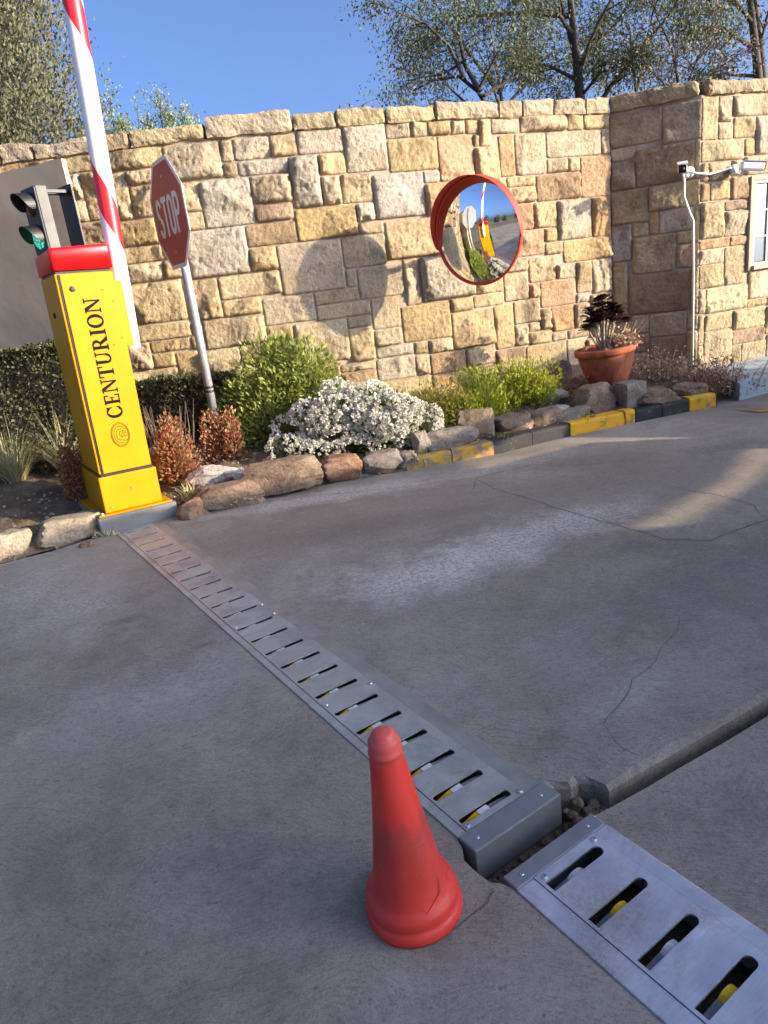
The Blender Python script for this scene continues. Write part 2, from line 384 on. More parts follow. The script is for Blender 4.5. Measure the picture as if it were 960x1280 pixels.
def sheet(name, pts, z, mat, depth=0.0, parent=None):
    bm = bmesh.new()
    top = [bm.verts.new((x, y, z)) for x, y in pts]
    f = bm.faces.new(top)
    if f.normal.z < 0: f.normal_flip()
    f.normal_update()
    if f.normal.z < 0: f.normal_flip()
    if depth:
        bot = [bm.verts.new((x, y, z - depth)) for x, y in pts]
        n = len(pts)
        for i in range(n): bm.faces.new((top[i], top[(i + 1) % n], bot[(i + 1) % n], bot[i]))
        bmesh.ops.recalc_face_normals(bm, faces=bm.faces)
    bmesh.ops.triangulate(bm, faces=[q for q in bm.faces if len(q.verts) > 4])
    return new_obj(name, bm_mesh(name, bm, mat), parent)

def m_terrain():
    t = NT('dry_ground'); v = t.coord('Object'); n = t.noise(v, 0.25, 6, 0.6); n2 = t.noise(v, 6, 5, 0.7)
    c = t.ramp(n, [(0.35, (0.16, 0.125, 0.085)), (0.6, (0.21, 0.175, 0.11)), (0.75, (0.12, 0.12, 0.06))])
    c = t.mix(1.0, c, t.ramp(n2, [(0.3, (0.7,) * 3), (0.7, (1.15,) * 3)]), 'MULTIPLY')
    return t.fin(c, 0.95, 0, t.bump(n2, 0.5, 0.05), 0.2)
TERR = m_terrain()
V = []; F = []; rad = [0.0, 12, 30, 80, 200, 500, 1200]; ns = 48
V.append((0, 0, -0.10))
for r in rad[1:]:
    for k in range(ns): V.append((r * math.cos(2 * PI * k / ns), r * math.sin(2 * PI * k / ns), -0.10))
for k in range(ns): F.append((0, 1 + k, 1 + (k + 1) % ns))
for i in range(len(rad) - 2):
    for k in range(ns):
        a = 1 + i * ns; b = a + ns; k2 = (k + 1) % ns
        F.append((a + k, b + k, b + k2, a + k2))
tag(new_obj('ground', mesh('ground', V, F, TERR)), kind='structure')

driveway = tag(new_obj('driveway', None), kind='structure')
def jag(a, b, n, amp, seed):
    out = []
    for i in range(n + 1):
        f = i / n; x = a[0] + (b[0] - a[0]) * f; y = a[1] + (b[1] - a[1]) * f
        if 0 < i < n:
            x += amp * mnoise.noise(Vector((i * 1.7, seed, 0))); y += amp * mnoise.noise(Vector((i * 1.3, seed, 9)))
        out.append((x, y))
    return out
KL = [(-1.02, 3.57), (-0.43, 3.76), (0.157, 3.82), (0.685, 3.93), (1.2, 4.15), (1.66, 4.29), (2.06, 4.41), (2.262, 4.452)]
LIP = [st(2.652, 0.222), st(2.662, 0.238), st(2.683, 0.262), st(2.682, 0.285), st(2.704, 0.302), st(2.738, 0.312), st(2.745, 0.40), st(2.757, 0.519), st(2.77, 0.66), st(2.783, 0.818), st(2.87, 1.8), st(3.4, 7.5)]
RB = (2.351, 4.016)
def rounded_slab(name, pts, edge_idx, parent):
    """slab polygon with a worn, rounded lip along the listed edges"""
    return sheet(name, pts, 0.0, CONC, 0.095, parent)
# the slab on the far right of the plates, its worn lip along the joint
slab = list(LIP) + [(6.7, 4.6), (3.2, 3.35), (2.6, 3.4), RB, (2.262, 4.44)] + [(x, y - 0.004) for x, y in reversed(KL[:-1])] + [st(-0.03, 0.222)]
bm = bmesh.new()
n = len(slab); nl_ = len(LIP)
cx = np.array(slab)
top = []
for i, (x, y) in enumerate(slab):
    if 0 < i < nl_:
        o = -DV * 0.016 * (0.8 + 0.4 * math.sin(i * 2.1)); top.append((x + o[0], y + o[1], 0.0))
    else: top.append((x, y, 0.0))
tv = [bm.verts.new(p) for p in top]
m1 = [bm.verts.new((x, y, -0.012 if 0 < i < nl_ else -0.003)) for i, (x, y) in enumerate(slab)]
bv = [bm.verts.new((x, y, -0.095)) for x, y in slab]
bm.faces.new(tv)
for i in range(n):
    j = (i + 1) % n
    bm.faces.new((tv[i], tv[j], m1[j], m1[i])); bm.faces.new((m1[i], m1[j], bv[j], bv[i]))
bmesh.ops.recalc_face_normals(bm, faces=bm.faces)
bmesh.ops.triangulate(bm, faces=[q for q in bm.faces if len(q.verts) > 4])
new_obj('concrete_slab', bm_mesh('concrete_slab', bm, CONC), driveway)
# the slab in the lower right, below the joint
JB = [st(2.768, 0.226), st(2.775, 0.263), st(2.787, 0.36), st(2.796, 0.462), st(2.811, 0.60), st(2.823, 0.746), st(2.918, 1.8), st(3.45, 7.5)]
sheet('concrete_slab', [st(5.6, 0.226)] + JB + [(11, -2), (9, -9), (3, -9)], -0.002, CONC, 0.09, driveway)
# the slab left of the plates
CL = [st(-0.03, -0.004), st(2.64, -0.004), st(2.665, -0.012), st(2.69, -0.028), st(2.72, -0.029), st(2.755, -0.026), st(2.772, -0.012), st(2.79, -0.004), st(5.6, -0.004)]
sheet('concrete_slab', CL + [(2.5, -9), (-12, -9), (-12, -2.0), (-5.0, 1.3), (-3.2, 2.25), (-2.4, 2.72), (-1.93, 3.0), (-1.6, 3.16), (-1.47, 3.27)], 0.0, CONC, 0.095, driveway)
# bottom of the trench under the plates, and the rubble gap
tag(sheet('trench_floor', [st(-0.1, -0.08), st(5.7, -0.08), st(5.7, 0.35), st(3.6, 8.0), st(2.9, 8.0), st(2.55, 0.5), st(-0.1, 0.3)], -0.075, SOIL), kind='structure')
# dusty apron by the gatehouse with its painted line
APR = simple('dusty_apron', (0.24, 0.20, 0.165), 0.9, 0, 0.25, 9, 0.5, 0.2, None, 60)
tag(sheet('apron', [(2.262, 4.44), RB, (2.6, 3.4), (3.2, 3.35), (6.7, 4.6), (9.5, 5.6), (9.5, 7.6), (3.2, 5.7), (2.3, 5.2)], -0.006, APR, 0.08), kind='structure')
ln_ = tag(sheet('painted_line', jag((2.30, 4.30), (2.50, 4.24), 8, 0.012, 1) + jag((2.62, 4.10), (2.36, 4.16), 8, 0.012, 5), -0.002, KERB_YW), kind='structure')

# cracks: ribbons of dirt
CRK = simple('crack_dirt', (0.07, 0.061, 0.053), 0.95, 0, 0.3, 60, 0.3)
def crack(pts, w, seed):
    P = [Vector((x, y, 0)) for x, y in pts]; Q = []
    for a, b in zip(P[:-1], P[1:]):
        m = max(3, int((b - a).length / 0.025))
        for i in range(m): Q.append(a.lerp(b, i / m))
    Q.append(P[-1]); V = []; F = []
    for i, p in enumerate(Q):
        d = (Q[min(i + 1, len(Q) - 1)] - Q[max(i - 1, 0)]).normalized(); nrm = Vector((-d.y, d.x, 0))
        c = p + nrm * (0.016 * mnoise.noise(Vector((i * 0.23, seed, 0))) + 0.005 * mnoise.noise(Vector((i * 0.9, seed, 4))))
        ww = w * (0.35 + 0.9 * abs(mnoise.noise(Vector((i * 0.35, seed, 7)))) + 0.25)
        V += [c + nrm * ww, c - nrm * ww]
    for i in range(len(Q) - 1): F.append((2 * i, 2 * i + 1, 2 * i + 3, 2 * i + 2))
    V = [(v.x, v.y, 0.0012) for v in V]
    return new_obj('crack', mesh('crack', V, F, CRK), driveway)
crack([(-1.011, 3.529), (-0.413, 3.546), (0.129, 3.482), (0.511, 3.489), (0.831, 3.60), (1.021, 3.482), (1.348, 3.43)], 0.0022, 1)
crack([(0.511, 3.489), (0.448, 3.287)], 0.0022, 2)
crack([(0.503, 3.444), (0.566, 3.232), (0.85, 2.656), (1.02, 2.352), (1.149, 2.287), (1.436, 2.419), (1.9, 2.75), (2.5, 3.1)], 0.0024, 3)
crack([(1.271, 2.985), (1.415, 2.739), (1.474, 2.587), (1.448, 2.483)], 0.0018, 4)
crack([(0.472, 1.212), (0.446, 1.258), (0.431, 1.334), (0.498, 1.40), (0.562, 1.491), (0.65, 1.56), (0.762, 1.693), (0.812, 1.778)], 0.0009, 5)
crack([st(2.775, -0.03), (0.09, 0.90), (0.03, 0.86), (-0.02, 0.85)], 0.001, 6)
crack([(1.02, 2.352), (0.93, 2.31), (0.90, 2.38)], 0.0012, 8)

# kerb: painted blocks end to end
kerb = tag(new_obj('kerb', None), kind='structure')
def kerb_block(a, b, mat, z1=0.078, wd=0.10, rag=0.0035, seed=0):
    a = Vector((*a, 0)); b = Vector((*b, 0)); d = (b - a); L = d.length; d.normalize(); nb = Vector((-d.y, d.x, 0))
    g = 0.003; nx = max(4, int(L / 0.03)); prof = [(0.0, -0.09), (0.002, 0.02), (0.004, z1 - 0.016), (0.008, z1 - 0.005), (0.018, z1), (wd, z1), (wd, -0.02)]
    V = []; F = []; m = len(prof)
    for i in range(nx + 1):
        p = a + d * (g + (L - 2 * g) * i / nx)
        for j, (o, z) in enumerate(prof):
            q = p + nb * o; r = Vector((q.x * 9 + seed, q.y * 9, z * 9)); k = rag * 2.2 if 1 < j < 5 else rag
            V.append((q.x + k * mnoise.noise(r), q.y + k * mnoise.noise(r + Vector((5, 0, 0))), z + (k * mnoise.noise(r + Vector((0, 7, 0))) if j > 0 else 0)))
    for i in range(nx):
        for j in range(m - 1): F.append((i * m + j, (i + 1) * m + j, (i + 1) * m + j + 1, i * m + j + 1))
    F.append(tuple(range(m))); F.append(tuple(reversed(range(nx * m, nx * m + m))))
    return new_obj('kerb_block', mesh('kerb_block', V, F, mat), kerb)
def kpt(x):
    for p, q in zip(KL[:-1], KL[1:]):
        if p[0] <= x <= q[0]:
            f = (x - p[0]) / (q[0] - p[0]); return (x, p[1] + (q[1] - p[1]) * f)
    return KL[-1]
for i, (x0, x1, mt, z) in enumerate([(-1.0, -0.47, KERB_YW, 0.035), (-0.47, 0.157, KERB_D, 0.045), (0.157, 0.43, KERB_YW, 0.068), (0.43, 0.685, KERB_YW, 0.075), (0.685, 0.94, KERB_K, 0.078), (0.94, 1.2, KERB_K, 0.078),
                                 (1.2, 1.585, KERB_Y, 0.08), (1.585, 1.66, KERB_Y, 0.083), (1.66, 1.86, KERB_K, 0.08), (1.86, 2.062, KERB_K, 0.08), (2.062, 2.262, KERB_Y, 0.085)]):
    kerb_block(kpt(x0), kpt(x1), mt, z, seed=i * 3)
kerb_block((2.270, 4.462), (2.335, 4.80), KERB_K, 0.083, seed=50)
kerb_block((2.30, 4.815), (2.62, 4.88), KERB_Y, 0.085, seed=60)

# soil of the planted bed, banked up to the wall
WP = [(-4.2, 4.95), (-2.9, 4.83), (-2.04, 4.79), (-1.41, 4.78), (-0.82, 4.80), (-0.23, 4.89), (0.65, 5.10), (1.1, 5.27), (1.99, 5.60)]
FRONT = [(-4.4, 1.75), (-3.1, 2.34), (-2.35, 2.78), (-1.9, 3.05), (-1.47, 3.33), (-1.02, 3.60), (-0.43, 3.80), (0.157, 3.86), (0.685, 3.98), (1.2, 4.2), (1.66, 4.34), (2.06, 4.47), (2.262, 4.6)]
BACK = [(-4.6, 5.05), (-3.2, 4.95), (-2.5, 4.9), (-2.04, 4.86), (-1.41, 4.86), (-1.0, 4.88), (-0.5, 4.93), (0.157, 5.06), (0.7, 5.2), (1.2, 5.4), (1.7, 5.6), (2.15, 5.62), (2.45, 5.50)]
V = []; F = []; nu, nv = 160, 46
def plin(P, f):
    x = f * (len(P) - 1); i = min(int(x), len(P) - 2); g = x - i
    return Vector((P[i][0] + (P[i + 1][0] - P[i][0]) * g, P[i][1] + (P[i + 1][1] - P[i][1]) * g, 0))
for i in range(nu + 1):
    a = plin(FRONT, i / nu); b = plin(BACK, i / nu)
    for j in range(nv + 1):
        f = j / nv; p = a.lerp(b, f)
        z = (0.055 if a.x > -1.0 else -0.012) + (0.20 if a.x > -1.0 else 0.24) * min(1, f * 1.1) ** (0.8 if a.x > -1.0 else 0.9)
        if a.x > 1.9: z = z * 0.55
        z += 0.02 * fbm(Vector((p.x * 7, p.y * 7, 0)), 4) * (0.3 + min(1, f * 5)) + 0.006 * mnoise.noise(Vector((p.x * 45, p.y * 45, 2)))
        V.append((p.x, p.y, z))
for i in range(nu):
    for j in range(nv):
        a = i * (nv + 1) + j; F.append((a, a + nv + 1, a + nv + 2, a + 1))
tag(new_obj('flower_bed', mesh('flower_bed', V, F, SOIL, True)), kind='structure')
def bed_z(x, y):
    best = min(range(len(V_BED)), key=lambda i: (V_BED[i][0] - x) ** 2 + (V_BED[i][1] - y) ** 2)
    return V_BED[best][2]
V_BED = V[:]

# ------------------------------------------------------------------ stonework
TINT = {'.': (0.44, 0.34, 0.20), 'g': (0.43, 0.365, 0.265), 'y': (0.44, 0.325, 0.165), 'o': (0.44, 0.285, 0.155), 'p': (0.48, 0.395, 0.27), 'f': (0.41, 0.335, 0.215), 'b': (0.34, 0.24, 0.145), 'c': (0.41, 0.325, 0.20)}
RELIEF = {'.': 0.036, 'g': 0.026, 'y': 0.037, 'o': 0.031, 'p': 0.023, 'f': 0.013, 'b': 0.028}
srnd = random.Random(21)
def stone_mesh(w, h, relief, seed, res=0.0115):
    nx = max(6, int(round(w / res))); ny = max(5, int(round(h / res)))
    rs = np.random.default_rng(seed)
    xs = np.linspace(0, w, nx + 1); zs = np.linspace(0, h, ny + 1); X, Z = np.meshgrid(xs, zs, indexing='ij')
    inb = np.zeros_like(X); inb[1:-1, 1:-1] = 1
    X = X + (rs.random(X.shape) - 0.5) * (w / nx) * 0.6 * inb; Z = Z + (rs.random(X.shape) - 0.5) * (h / ny) * 0.6 * inb
    e = np.minimum(np.minimum(X, w - X), np.minimum(Z, h - Z))
    er = np.array([[mnoise.noise(Vector((X[i, j] * 16 + seed, Z[i, j] * 16, 3.7))) for j in range(ny + 1)] for i in range(nx + 1)])
    edge = relief * 1.25 * (1 - np.exp(-e / (0.0045 + 0.005 * rs.random() + 0.008 * np.maximum(0, er + 0.1))))
    face = np.full(X.shape, 9.0)
    for k in range(int(rs.integers(2, 5))):
        px, pz = rs.random() * w, rs.random() * h
        sx, sz = (rs.random(2) - 0.5) * 2 * min(0.75, relief * 13)
        face = np.minimum(face, relief * (0.62 + 0.6 * rs.random()) + sx * (X - px) + sz * (Z - pz))
    # chips broken from the edges, with a hard upper lip
    for k in range(int(rs.integers(2, 6))):
        s_ = rs.integers(0, 4); px = (0, w, rs.random() * w, rs.random() * w)[s_]; pz = (rs.random() * h, rs.random() * h, 0, h)[s_]; r = 0.02 + 0.05 * rs.random()
        an = rs.random() * 6.28; q = (X - px) * math.cos(an) + (Z - pz) * math.sin(an); p = -(X - px) * math.sin(an) + (Z - pz) * math.cos(an)
        d2 = np.where(q > 0, q * 2.2, q * 0.9) ** 2 + p ** 2
        face = np.minimum(face, relief * (0.10 + 0.4 * rs.random()) + d2 / r)
    Y = np.minimum(edge, np.maximum(face, relief * 0.08))
    ga = rs.random() * 3.14; gc, gs = math.cos(ga), math.sin(ga); fa = 18 + 14 * rs.random(); fb = 40 + 50 * rs.random()
    nz_ = np.array([[fbm(Vector(((X[i, j] * gc + Z[i, j] * gs) * fa + seed * 3.1, (Z[i, j] * gc - X[i, j] * gs) * fb, seed * 1.7)), 3) for j in range(ny + 1)] for i in range(nx + 1)])
    rid = 1 - 2 * np.abs(nz_)
    Y = Y + np.minimum(e / 0.010, 1) * (nz_ * 0.24 + (rid - 0.4) * 0.26) * (0.5 * relief + 0.011)
    Y = np.maximum(Y, 0.0)
    jx = 0.0035 * (rs.random(X.shape) - 0.5) * (1 - inb); jz = 0.0035 * (rs.random(X.shape) - 0.5) * (1 - inb)
    # round the corners a little
    cr = 0.010
    for ci, cj, sx, sz in ((0, 0, 1, 1), (-1, 0, -1, 1), (0, -1, 1, -1), (-1, -1, -1, -1)):
        jx[ci, cj] += sx * cr * rs.random(); jz[ci, cj] += sz * cr * rs.random()
    V = np.stack([X + jx - w / 2, -Y, Z + jz - h / 2], -1).reshape(-1, 3)
    idx = np.arange((nx + 1) * (ny + 1)).reshape(nx + 1, ny + 1)
    Q = np.stack([idx[:-1, :-1], idx[1:, :-1], idx[1:, 1:], idx[:-1, 1:]], -1).reshape(-1, 4)
    ring = list(idx[:, 0]) + list(idx[-1, 1:]) + list(idx[-2::-1, -1]) + list(idx[0, -2:0:-1])
    b0 = len(V); back = V[ring].copy(); back[:, 1] = 0.045
    V = np.vstack([V, back]); n = len(ring)
    S = np.array([[ring[i], b0 + i, b0 + (i + 1) % n, ring[(i + 1) % n]] for i in range(n)])
    return mesh_np('stone', V, np.vstack([Q, S]), STONE)

def rough_block(w, d, h, amp, seed, res=0.022, mat=None, name='block'):
    """a hewn block: box grid with broken faces; origin at the centre of its bottom"""
    bm = bmesh.new(); bmesh.ops.create_cube(bm, size=1.0)
    bmesh.ops.scale(bm, vec=(w, d, h), verts=bm.verts)
    for ax, ln in ((0, w), (1, d), (2, h)):
        cuts = max(1, int(ln / res) - 1)
        es = [e for e in bm.edges if abs((e.verts[0].co - e.verts[1].co)[ax]) > ln * 0.99]
        bmesh.ops.subdivide_edges(bm, edges=es, cuts=cuts, use_grid_fill=True)
    for v in bm.verts:
        p = v.co
        s = Vector((p.x * 9 + seed * 5.3, p.y * 9, p.z * 12 + seed))
        nn = Vector((p.x / w, p.y / d, p.z / h)); k = sum(abs(abs(c) - 0.5) < 1e-3 for c in nn)
        dr = Vector([math.copysign(1, c) if abs(abs(c) - 0.5) < 1e-3 else 0 for c in nn])
        a = fbm(s, 4) * amp + mnoise.noise(s * 4.5) * amp * 0.35
        v.co = p + dr * (a - (amp * (0.3 + 0.5 * (mnoise.noise(s * 1.5) + 0.6)) if k >= 2 else 0)) * (0.72 if k >= 2 else 1)
        v.co.z += h / 2
    return bm_mesh(name, bm, mat or STONE)

def plan(P, u):
    for p, q in zip(P[:-1], P[1:]):
        L = math.hypot(q[0] - p[0], q[1] - p[1])
        if u <= L or q is P[-1]:
            f = u / L; return p[0] + (q[0] - p[0]) * f, p[1] + (q[1] - p[1]) * f, math.atan2(q[1] - p[1], q[0] - p[0])
        u -= L
def plan_s(P, u, L):
    x, y, _ = plan(P, u)
    xa, ya, _ = plan(P, max(0, u - 0.15)); xb, yb, _ = plan(P, min(L, u + 0.15))
    return x, y, math.atan2(yb - ya, xb - xa)
def lenP(P): return sum(math.hypot(q[0] - p[0], q[1] - p[1]) for p, q in zip(P[:-1], P[1:]))

def lay_stones(P, data, parent, kmul=1.0, dim=1.0, seed0=0, cop_h=None):
    L = lenP(P)
    for n, (u0, u1, z0, z1, k) in enumerate(data):
        u0, u1, z0, z1 = u0 / 100, u1 / 100, z0 / 100, z1 / 100
        w, h = u1 - u0, z1 - z0; um = (u0 + u1) / 2
        x, y, a = plan_s(P, um, L) if len(P) > 2 else plan(P, um)
        nrm = Vector((math.sin(a), -math.cos(a), 0))
        base = TINT[k]; j = srnd.uniform(0.90, 1.10); wv = srnd.uniform(-0.05, 0.06)
        if k == '.' and srnd.random() < 0.35: base = TINT[srnd.choice('gypofb')]
        col = (base[0] * .84 * j * dim * (1 + wv * 0.4), base[1] * .84 * j * dim, base[2] * .88 * j * dim * (1 - wv * 2.0), 1)
        if k == 'c':
            hh = h + 0.004
            me = rough_block(w - 0.008, 0.36, hh, 0.013, seed0 + n * 1.37, 0.021, STONE, 'coping_stone')
            o = new_obj('coping_stone', me, parent, (x - nrm.x * 0.150, y - nrm.y * 0.150, z0 - 0.002), (0, srnd.uniform(-0.006, 0.006), a + srnd.uniform(-0.01, 0.01)))
        else:
            r = RELIEF[k] * srnd.uniform(0.7, 1.3) * kmul * (1.18 - 0.07 * max(0, um - 2) if L > 3 else 1)
            if w < 0.1 or h < 0.1: r *= 0.75
            me = stone_mesh(w - 0.008, h - 0.008, r, seed0 + n)
            o = new_obj('stone', me, parent, (x + nrm.x * 0.004, y + nrm.y * 0.004, z0 + h / 2), (0, 0, a))
        o.color = col

def wall_core(name, P, z0, z1, th, back, mat, parent):
    """the mortared heart of a wall along a plan line, its face 6 mm behind the stone edges"""
    V = []; F = []; Q = []
    L = lenP(P); n = max(1, int(L / 0.25))
    for i in range(n + 1):
        u = L * i / n; x, y, a = plan_s(P, min(u, L - 1e-6), L) if len(P) > 2 else plan(P, min(u, L - 1e-6))
        nr = Vector((math.sin(a), -math.cos(a), 0)); Q.append((Vector((x, y, 0)) - nr * 0.002, Vector((x, y, 0)) - nr * th))
    for f, b in Q: V += [(f.x, f.y, z0), (f.x, f.y, z1), (b.x, b.y, z1), (b.x, b.y, z0)]
    for i in range(n):
        a = 4 * i
        for k in range(4): F.append((a + k, a + (k + 1) % 4, a + 4 + (k + 1) % 4, a + 4 + k))
    F.append((0, 1, 2, 3)); F.append((4 * n + 3, 4 * n + 2, 4 * n + 1, 4 * n))
    return new_obj(name, mesh(name, V, F, mat), parent)

def decode(s):
    out = []
    for q in s.split():
        v = q[:-1].split(','); out.append((int(v[0]), int(v[1]), int(v[2]), int(v[3]), q[-1]))
    return out
WALL_S = "248,275,190,200. 275,313,188,200. 244,260,175,190. 260,274,162,190y 274,288,160,188. 288,313,179,188. 288,304,160,179. 245,260,162,175. 245,273,145,162. 273,301,144,160. 269,302,134,144. 204,248,190,200. 313,348,178,199. 348,356,186,199. 348,357,177,186. 356,379,186,199. 379,396,186,199. 396,426,186,200. 357,389,177,186. 389,408,155,186. 408,426,173,186. 312,331,160,178. 331,363,149,177g 363,389,160,177. 408,421,155,173. 421,442,155,173. 363,388,149,160. 388,429,135,155y 429,442,143,155. 315,331,149,160. 316,355,120,149g 355,388,135,149. 355,373,120,135. 373,416,103,135f 275,299,122,134. 299,316,122,134. 416,424,103,115f 332,373,105,120. 393,424,94,103f 269,309,96,122. 309,332,94,120y 332,358,94,105. 358,393,85,103f 393,431,84,94f 413,431,76,84f 257,309,85,96. 455,472,191,201. 472,484,191,201. 484,501,191,200. 501,512,191,200. 512,522,191,200. 522,532,183,200. 532,555,190,200. 555,594,190,201. 426,455,173,201g 455,490,171,191y 490,517,163,191o 517,522,183,191. 517,537,160,183. 537,550,163,190. 550,576,163,190g 478,490,163,171. 442,478,143,171g 478,510,142,163o 542,566,156,163. 542,566,145,156. 429,447,135,143. 447,490,117,142y 545,563,127,145o 563,583,127,145. 545,571,109,127. 571,583,117,127y 571,587,108,117. 416,447,115,135f 424,457,94,115f 457,469,86,117. 469,510,87,117. 510,534,87,100. 534,555,79,99. 556,580,90,108. 536,556,99,109. 580,598,90,101. 598,613,78,101. 565,597,71,90o 555,565,79,90o 508,534,78,87y 489,508,77,87y 452,489,61,86y 431,452,73,94f 489,524,51,77. 524,541,46,78. 541,564,62,79. 574,595,52,71o 564,574,55,71. 595,610,52,71. 594,609,190,201. 609,632,190,201. 576,624,173,190p 576,593,163,173. 593,605,163,173. 566,605,145,163b 605,632,145,173o 583,614,117,145g 614,632,117,145o 587,632,101,117y 613,632,76,101p 624,632,173,190. 280,307,77,85y 307,317,76,85. 317,358,75,94. 358,376,70,85y 376,413,56,84f 413,431,53,76. 257,280,67,85. 280,295,67,77. 295,311,49,76y 311,338,53,75. 338,357,62,75. 258,295,50,67. 597,610,71,78g 610,632,60,76. 541,553,46,62. 553,574,45,55. 574,588,45,52. 588,610,45,52. 610,632,43,60. 550,587,27,45. 587,605,20,45p 605,632,20,43. 100,127,20,37. 127,150,20,44. 150,182,20,40. 182,206,20,34. 206,228,20,33. 228,260,20,41. 260,289,20,33. 289,316,20,41. 316,353,20,38. 353,381,20,35. 381,404,20,37. 404,430,20,33. 430,470,20,37. 470,498,20,36. 498,523,20,37. 523,552,20,27. 552,587,20,27. 523,550,27,46. 206,228,33,48. 260,289,33,50. 404,430,33,47. 182,206,34,51. 353,373,35,52. 373,381,35,56. 470,498,36,51. 100,127,37,56. 381,404,37,56. 430,459,37,53. 459,470,37,52. 498,523,37,51. 316,344,38,53. 344,353,38,53. 150,182,40,63. 228,260,41,50. 289,316,41,49. 127,150,44,60. 404,430,47,53. 206,228,48,63. 228,258,50,67. 182,206,51,65. 470,489,51,61. 353,373,52,62. 459,470,52,61. 431,459,53,61. 338,353,53,62. 553,564,55,62. 100,127,56,80. 127,150,60,78. 431,452,61,73. 357,376,62,70. 150,182,63,77. 206,228,63,85. 182,206,65,85. 228,257,67,82. 150,182,77,95. 127,150,78,92. 100,127,80,93. 228,249,82,95. 249,257,82,97. 182,206,85,107. 206,228,85,106. 309,317,85,94. 127,150,92,108. 100,127,93,109. 150,182,95,115. 228,249,95,115. 259,269,96,112. 249,259,97,117. 510,536,100,116. 206,228,106,123. 182,206,107,128. 127,150,108,125. 100,127,109,127. 536,545,109,123. 259,269,112,131. 150,182,115,138. 228,249,115,139. 510,536,116,130. 249,259,117,133. 490,510,117,132. 269,275,122,134. 206,228,123,144. 536,545,123,143. 127,150,125,144. 100,127,127,141. 182,206,128,144. 510,534,130,149. 259,269,131,145. 490,510,132,142. 249,259,133,145. 302,316,134,149. 150,182,138,157. 228,249,139,145. 100,127,141,154. 127,150,144,163. 182,228,144,163. 228,245,145,168. 534,542,143,160. 301,315,149,160. 510,534,149,160. 100,127,154,168. 150,182,157,178. 304,312,160,179. 127,150,163,177. 182,204,163,184. 204,228,163,182. 100,127,168,185. 228,245,168,175. 228,244,175,190. 127,150,177,195. 150,182,178,202. 204,228,182,190. 182,204,184,202. 100,127,185,202. 127,150,195,202. 0,17,200,208c 17,65,200,208c 65,95,200,209c 95,143,200,209c 143,179,200,208c 179,215,200,209c 215,236,200,210c 236,279,200,208c 279,295,200,209c 295,341,200,209c 341,395,200,212c 395,423,200,209c 423,456,200,210c 456,490,200,209c 490,538,200,210c 538,557,200,210c 557,583,200,210c 583,610,200,210c 610,631,200,210c"
FA_S = "0,60,200,210c 0,36,176,198. 36,62,173,198. 0,18,167,176. 0,18,147,167. 18,58,147,173. 58,62,147,173. 0,27,123,147. 27,62,129,147. 27,34,113,129. 34,58,113,129. 58,62,104,129. 0,15,97,123. 15,27,113,123. 15,46,86,113. 46,62,87,104. 0,12,56,97. 12,56,56,86b 56,62,53,87. 27,54,21,38b 54,62,13,41. 27,54,0,21. 0,27,0,27. 54,62,0,13. 0,27,27,42. 27,54,38,56. 54,62,41,53. 0,27,42,56. 46,58,104,113."
FB_S = "3,66,200,208c 0,15,171,199. 15,28,182,199. 15,29,171,182. 28,66,185,199. 29,50,171,185. 50,76,159,185. 0,40,157,171. 40,50,159,171. 40,78,146,159. 7,28,144,157. 9,28,131,144. 28,45,130,146b 0,23,105,131. 23,45,123,130. 23,45,105,123. 0,29,98,105o 29,45,98,105o 0,24,87,98. 24,45,70,98. 0,24,70,87. 7,48,51,70p 48,80,57,78p 6,34,13,38. 34,68,24,35. 34,44,0,24. 44,70,0,24. 70,95,0,28. 0,34,0,13. 95,134,0,13. 134,170,0,14. 170,201,0,14. 201,210,0,15. 95,134,13,35. 0,6,13,28. 134,159,14,37. 159,201,14,37. 201,210,15,31. 0,6,28,52. 68,95,28,50. 201,210,31,51. 34,68,35,51. 95,124,35,53. 124,134,35,59. 134,164,37,58. 164,201,37,58. 6,34,38,51. 68,95,50,57. 48,68,51,57. 201,210,51,66. 0,7,52,70. 95,124,53,78. 80,95,57,78. 134,166,58,77. 166,201,58,71. 124,134,59,78. 201,210,66,86. 166,201,71,88. 134,166,77,91. 201,210,86,103. 166,190,88,101. 190,201,88,107. 133,166,91,114. 166,190,101,114. 201,210,103,119. 190,201,107,121. 133,160,114,127. 160,190,114,128. 201,210,119,142. 190,201,121,143. 133,160,127,151. 160,190,128,152. 0,9,131,144. 201,210,142,163. 190,201,143,167. 0,7,144,157. 28,40,146,157. 78,114,146,165. 114,133,146,162. 133,160,151,171. 160,190,152,166. 114,133,162,185. 201,210,163,182. 76,114,165,180. 160,190,166,179. 190,201,167,180. 133,160,171,188. 160,190,179,193. 76,114,180,193. 190,201,180,196. 201,210,182,205. 66,76,185,205. 114,133,185,205. 133,160,188,205. 76,114,193,205. 160,190,193,205. 190,201,196,205. 67,110,200,208c 111,155,200,209c 156,210,200,208c"

WALL = decode(WALL_S); FA = decode(FA_S); FB = decode(FB_S)
wall = thing('stone_wall', 'curving sandstone boundary wall of rough faced blocks with coping, behind the flower bed', 'wall', (0, 0, 0))
wall_core('mortar', WP, -0.1, 2.005, 0.30, 0, MORTAR, wall)
lay_stones(WP, WALL, wall, 1.0, 1.0, 100)
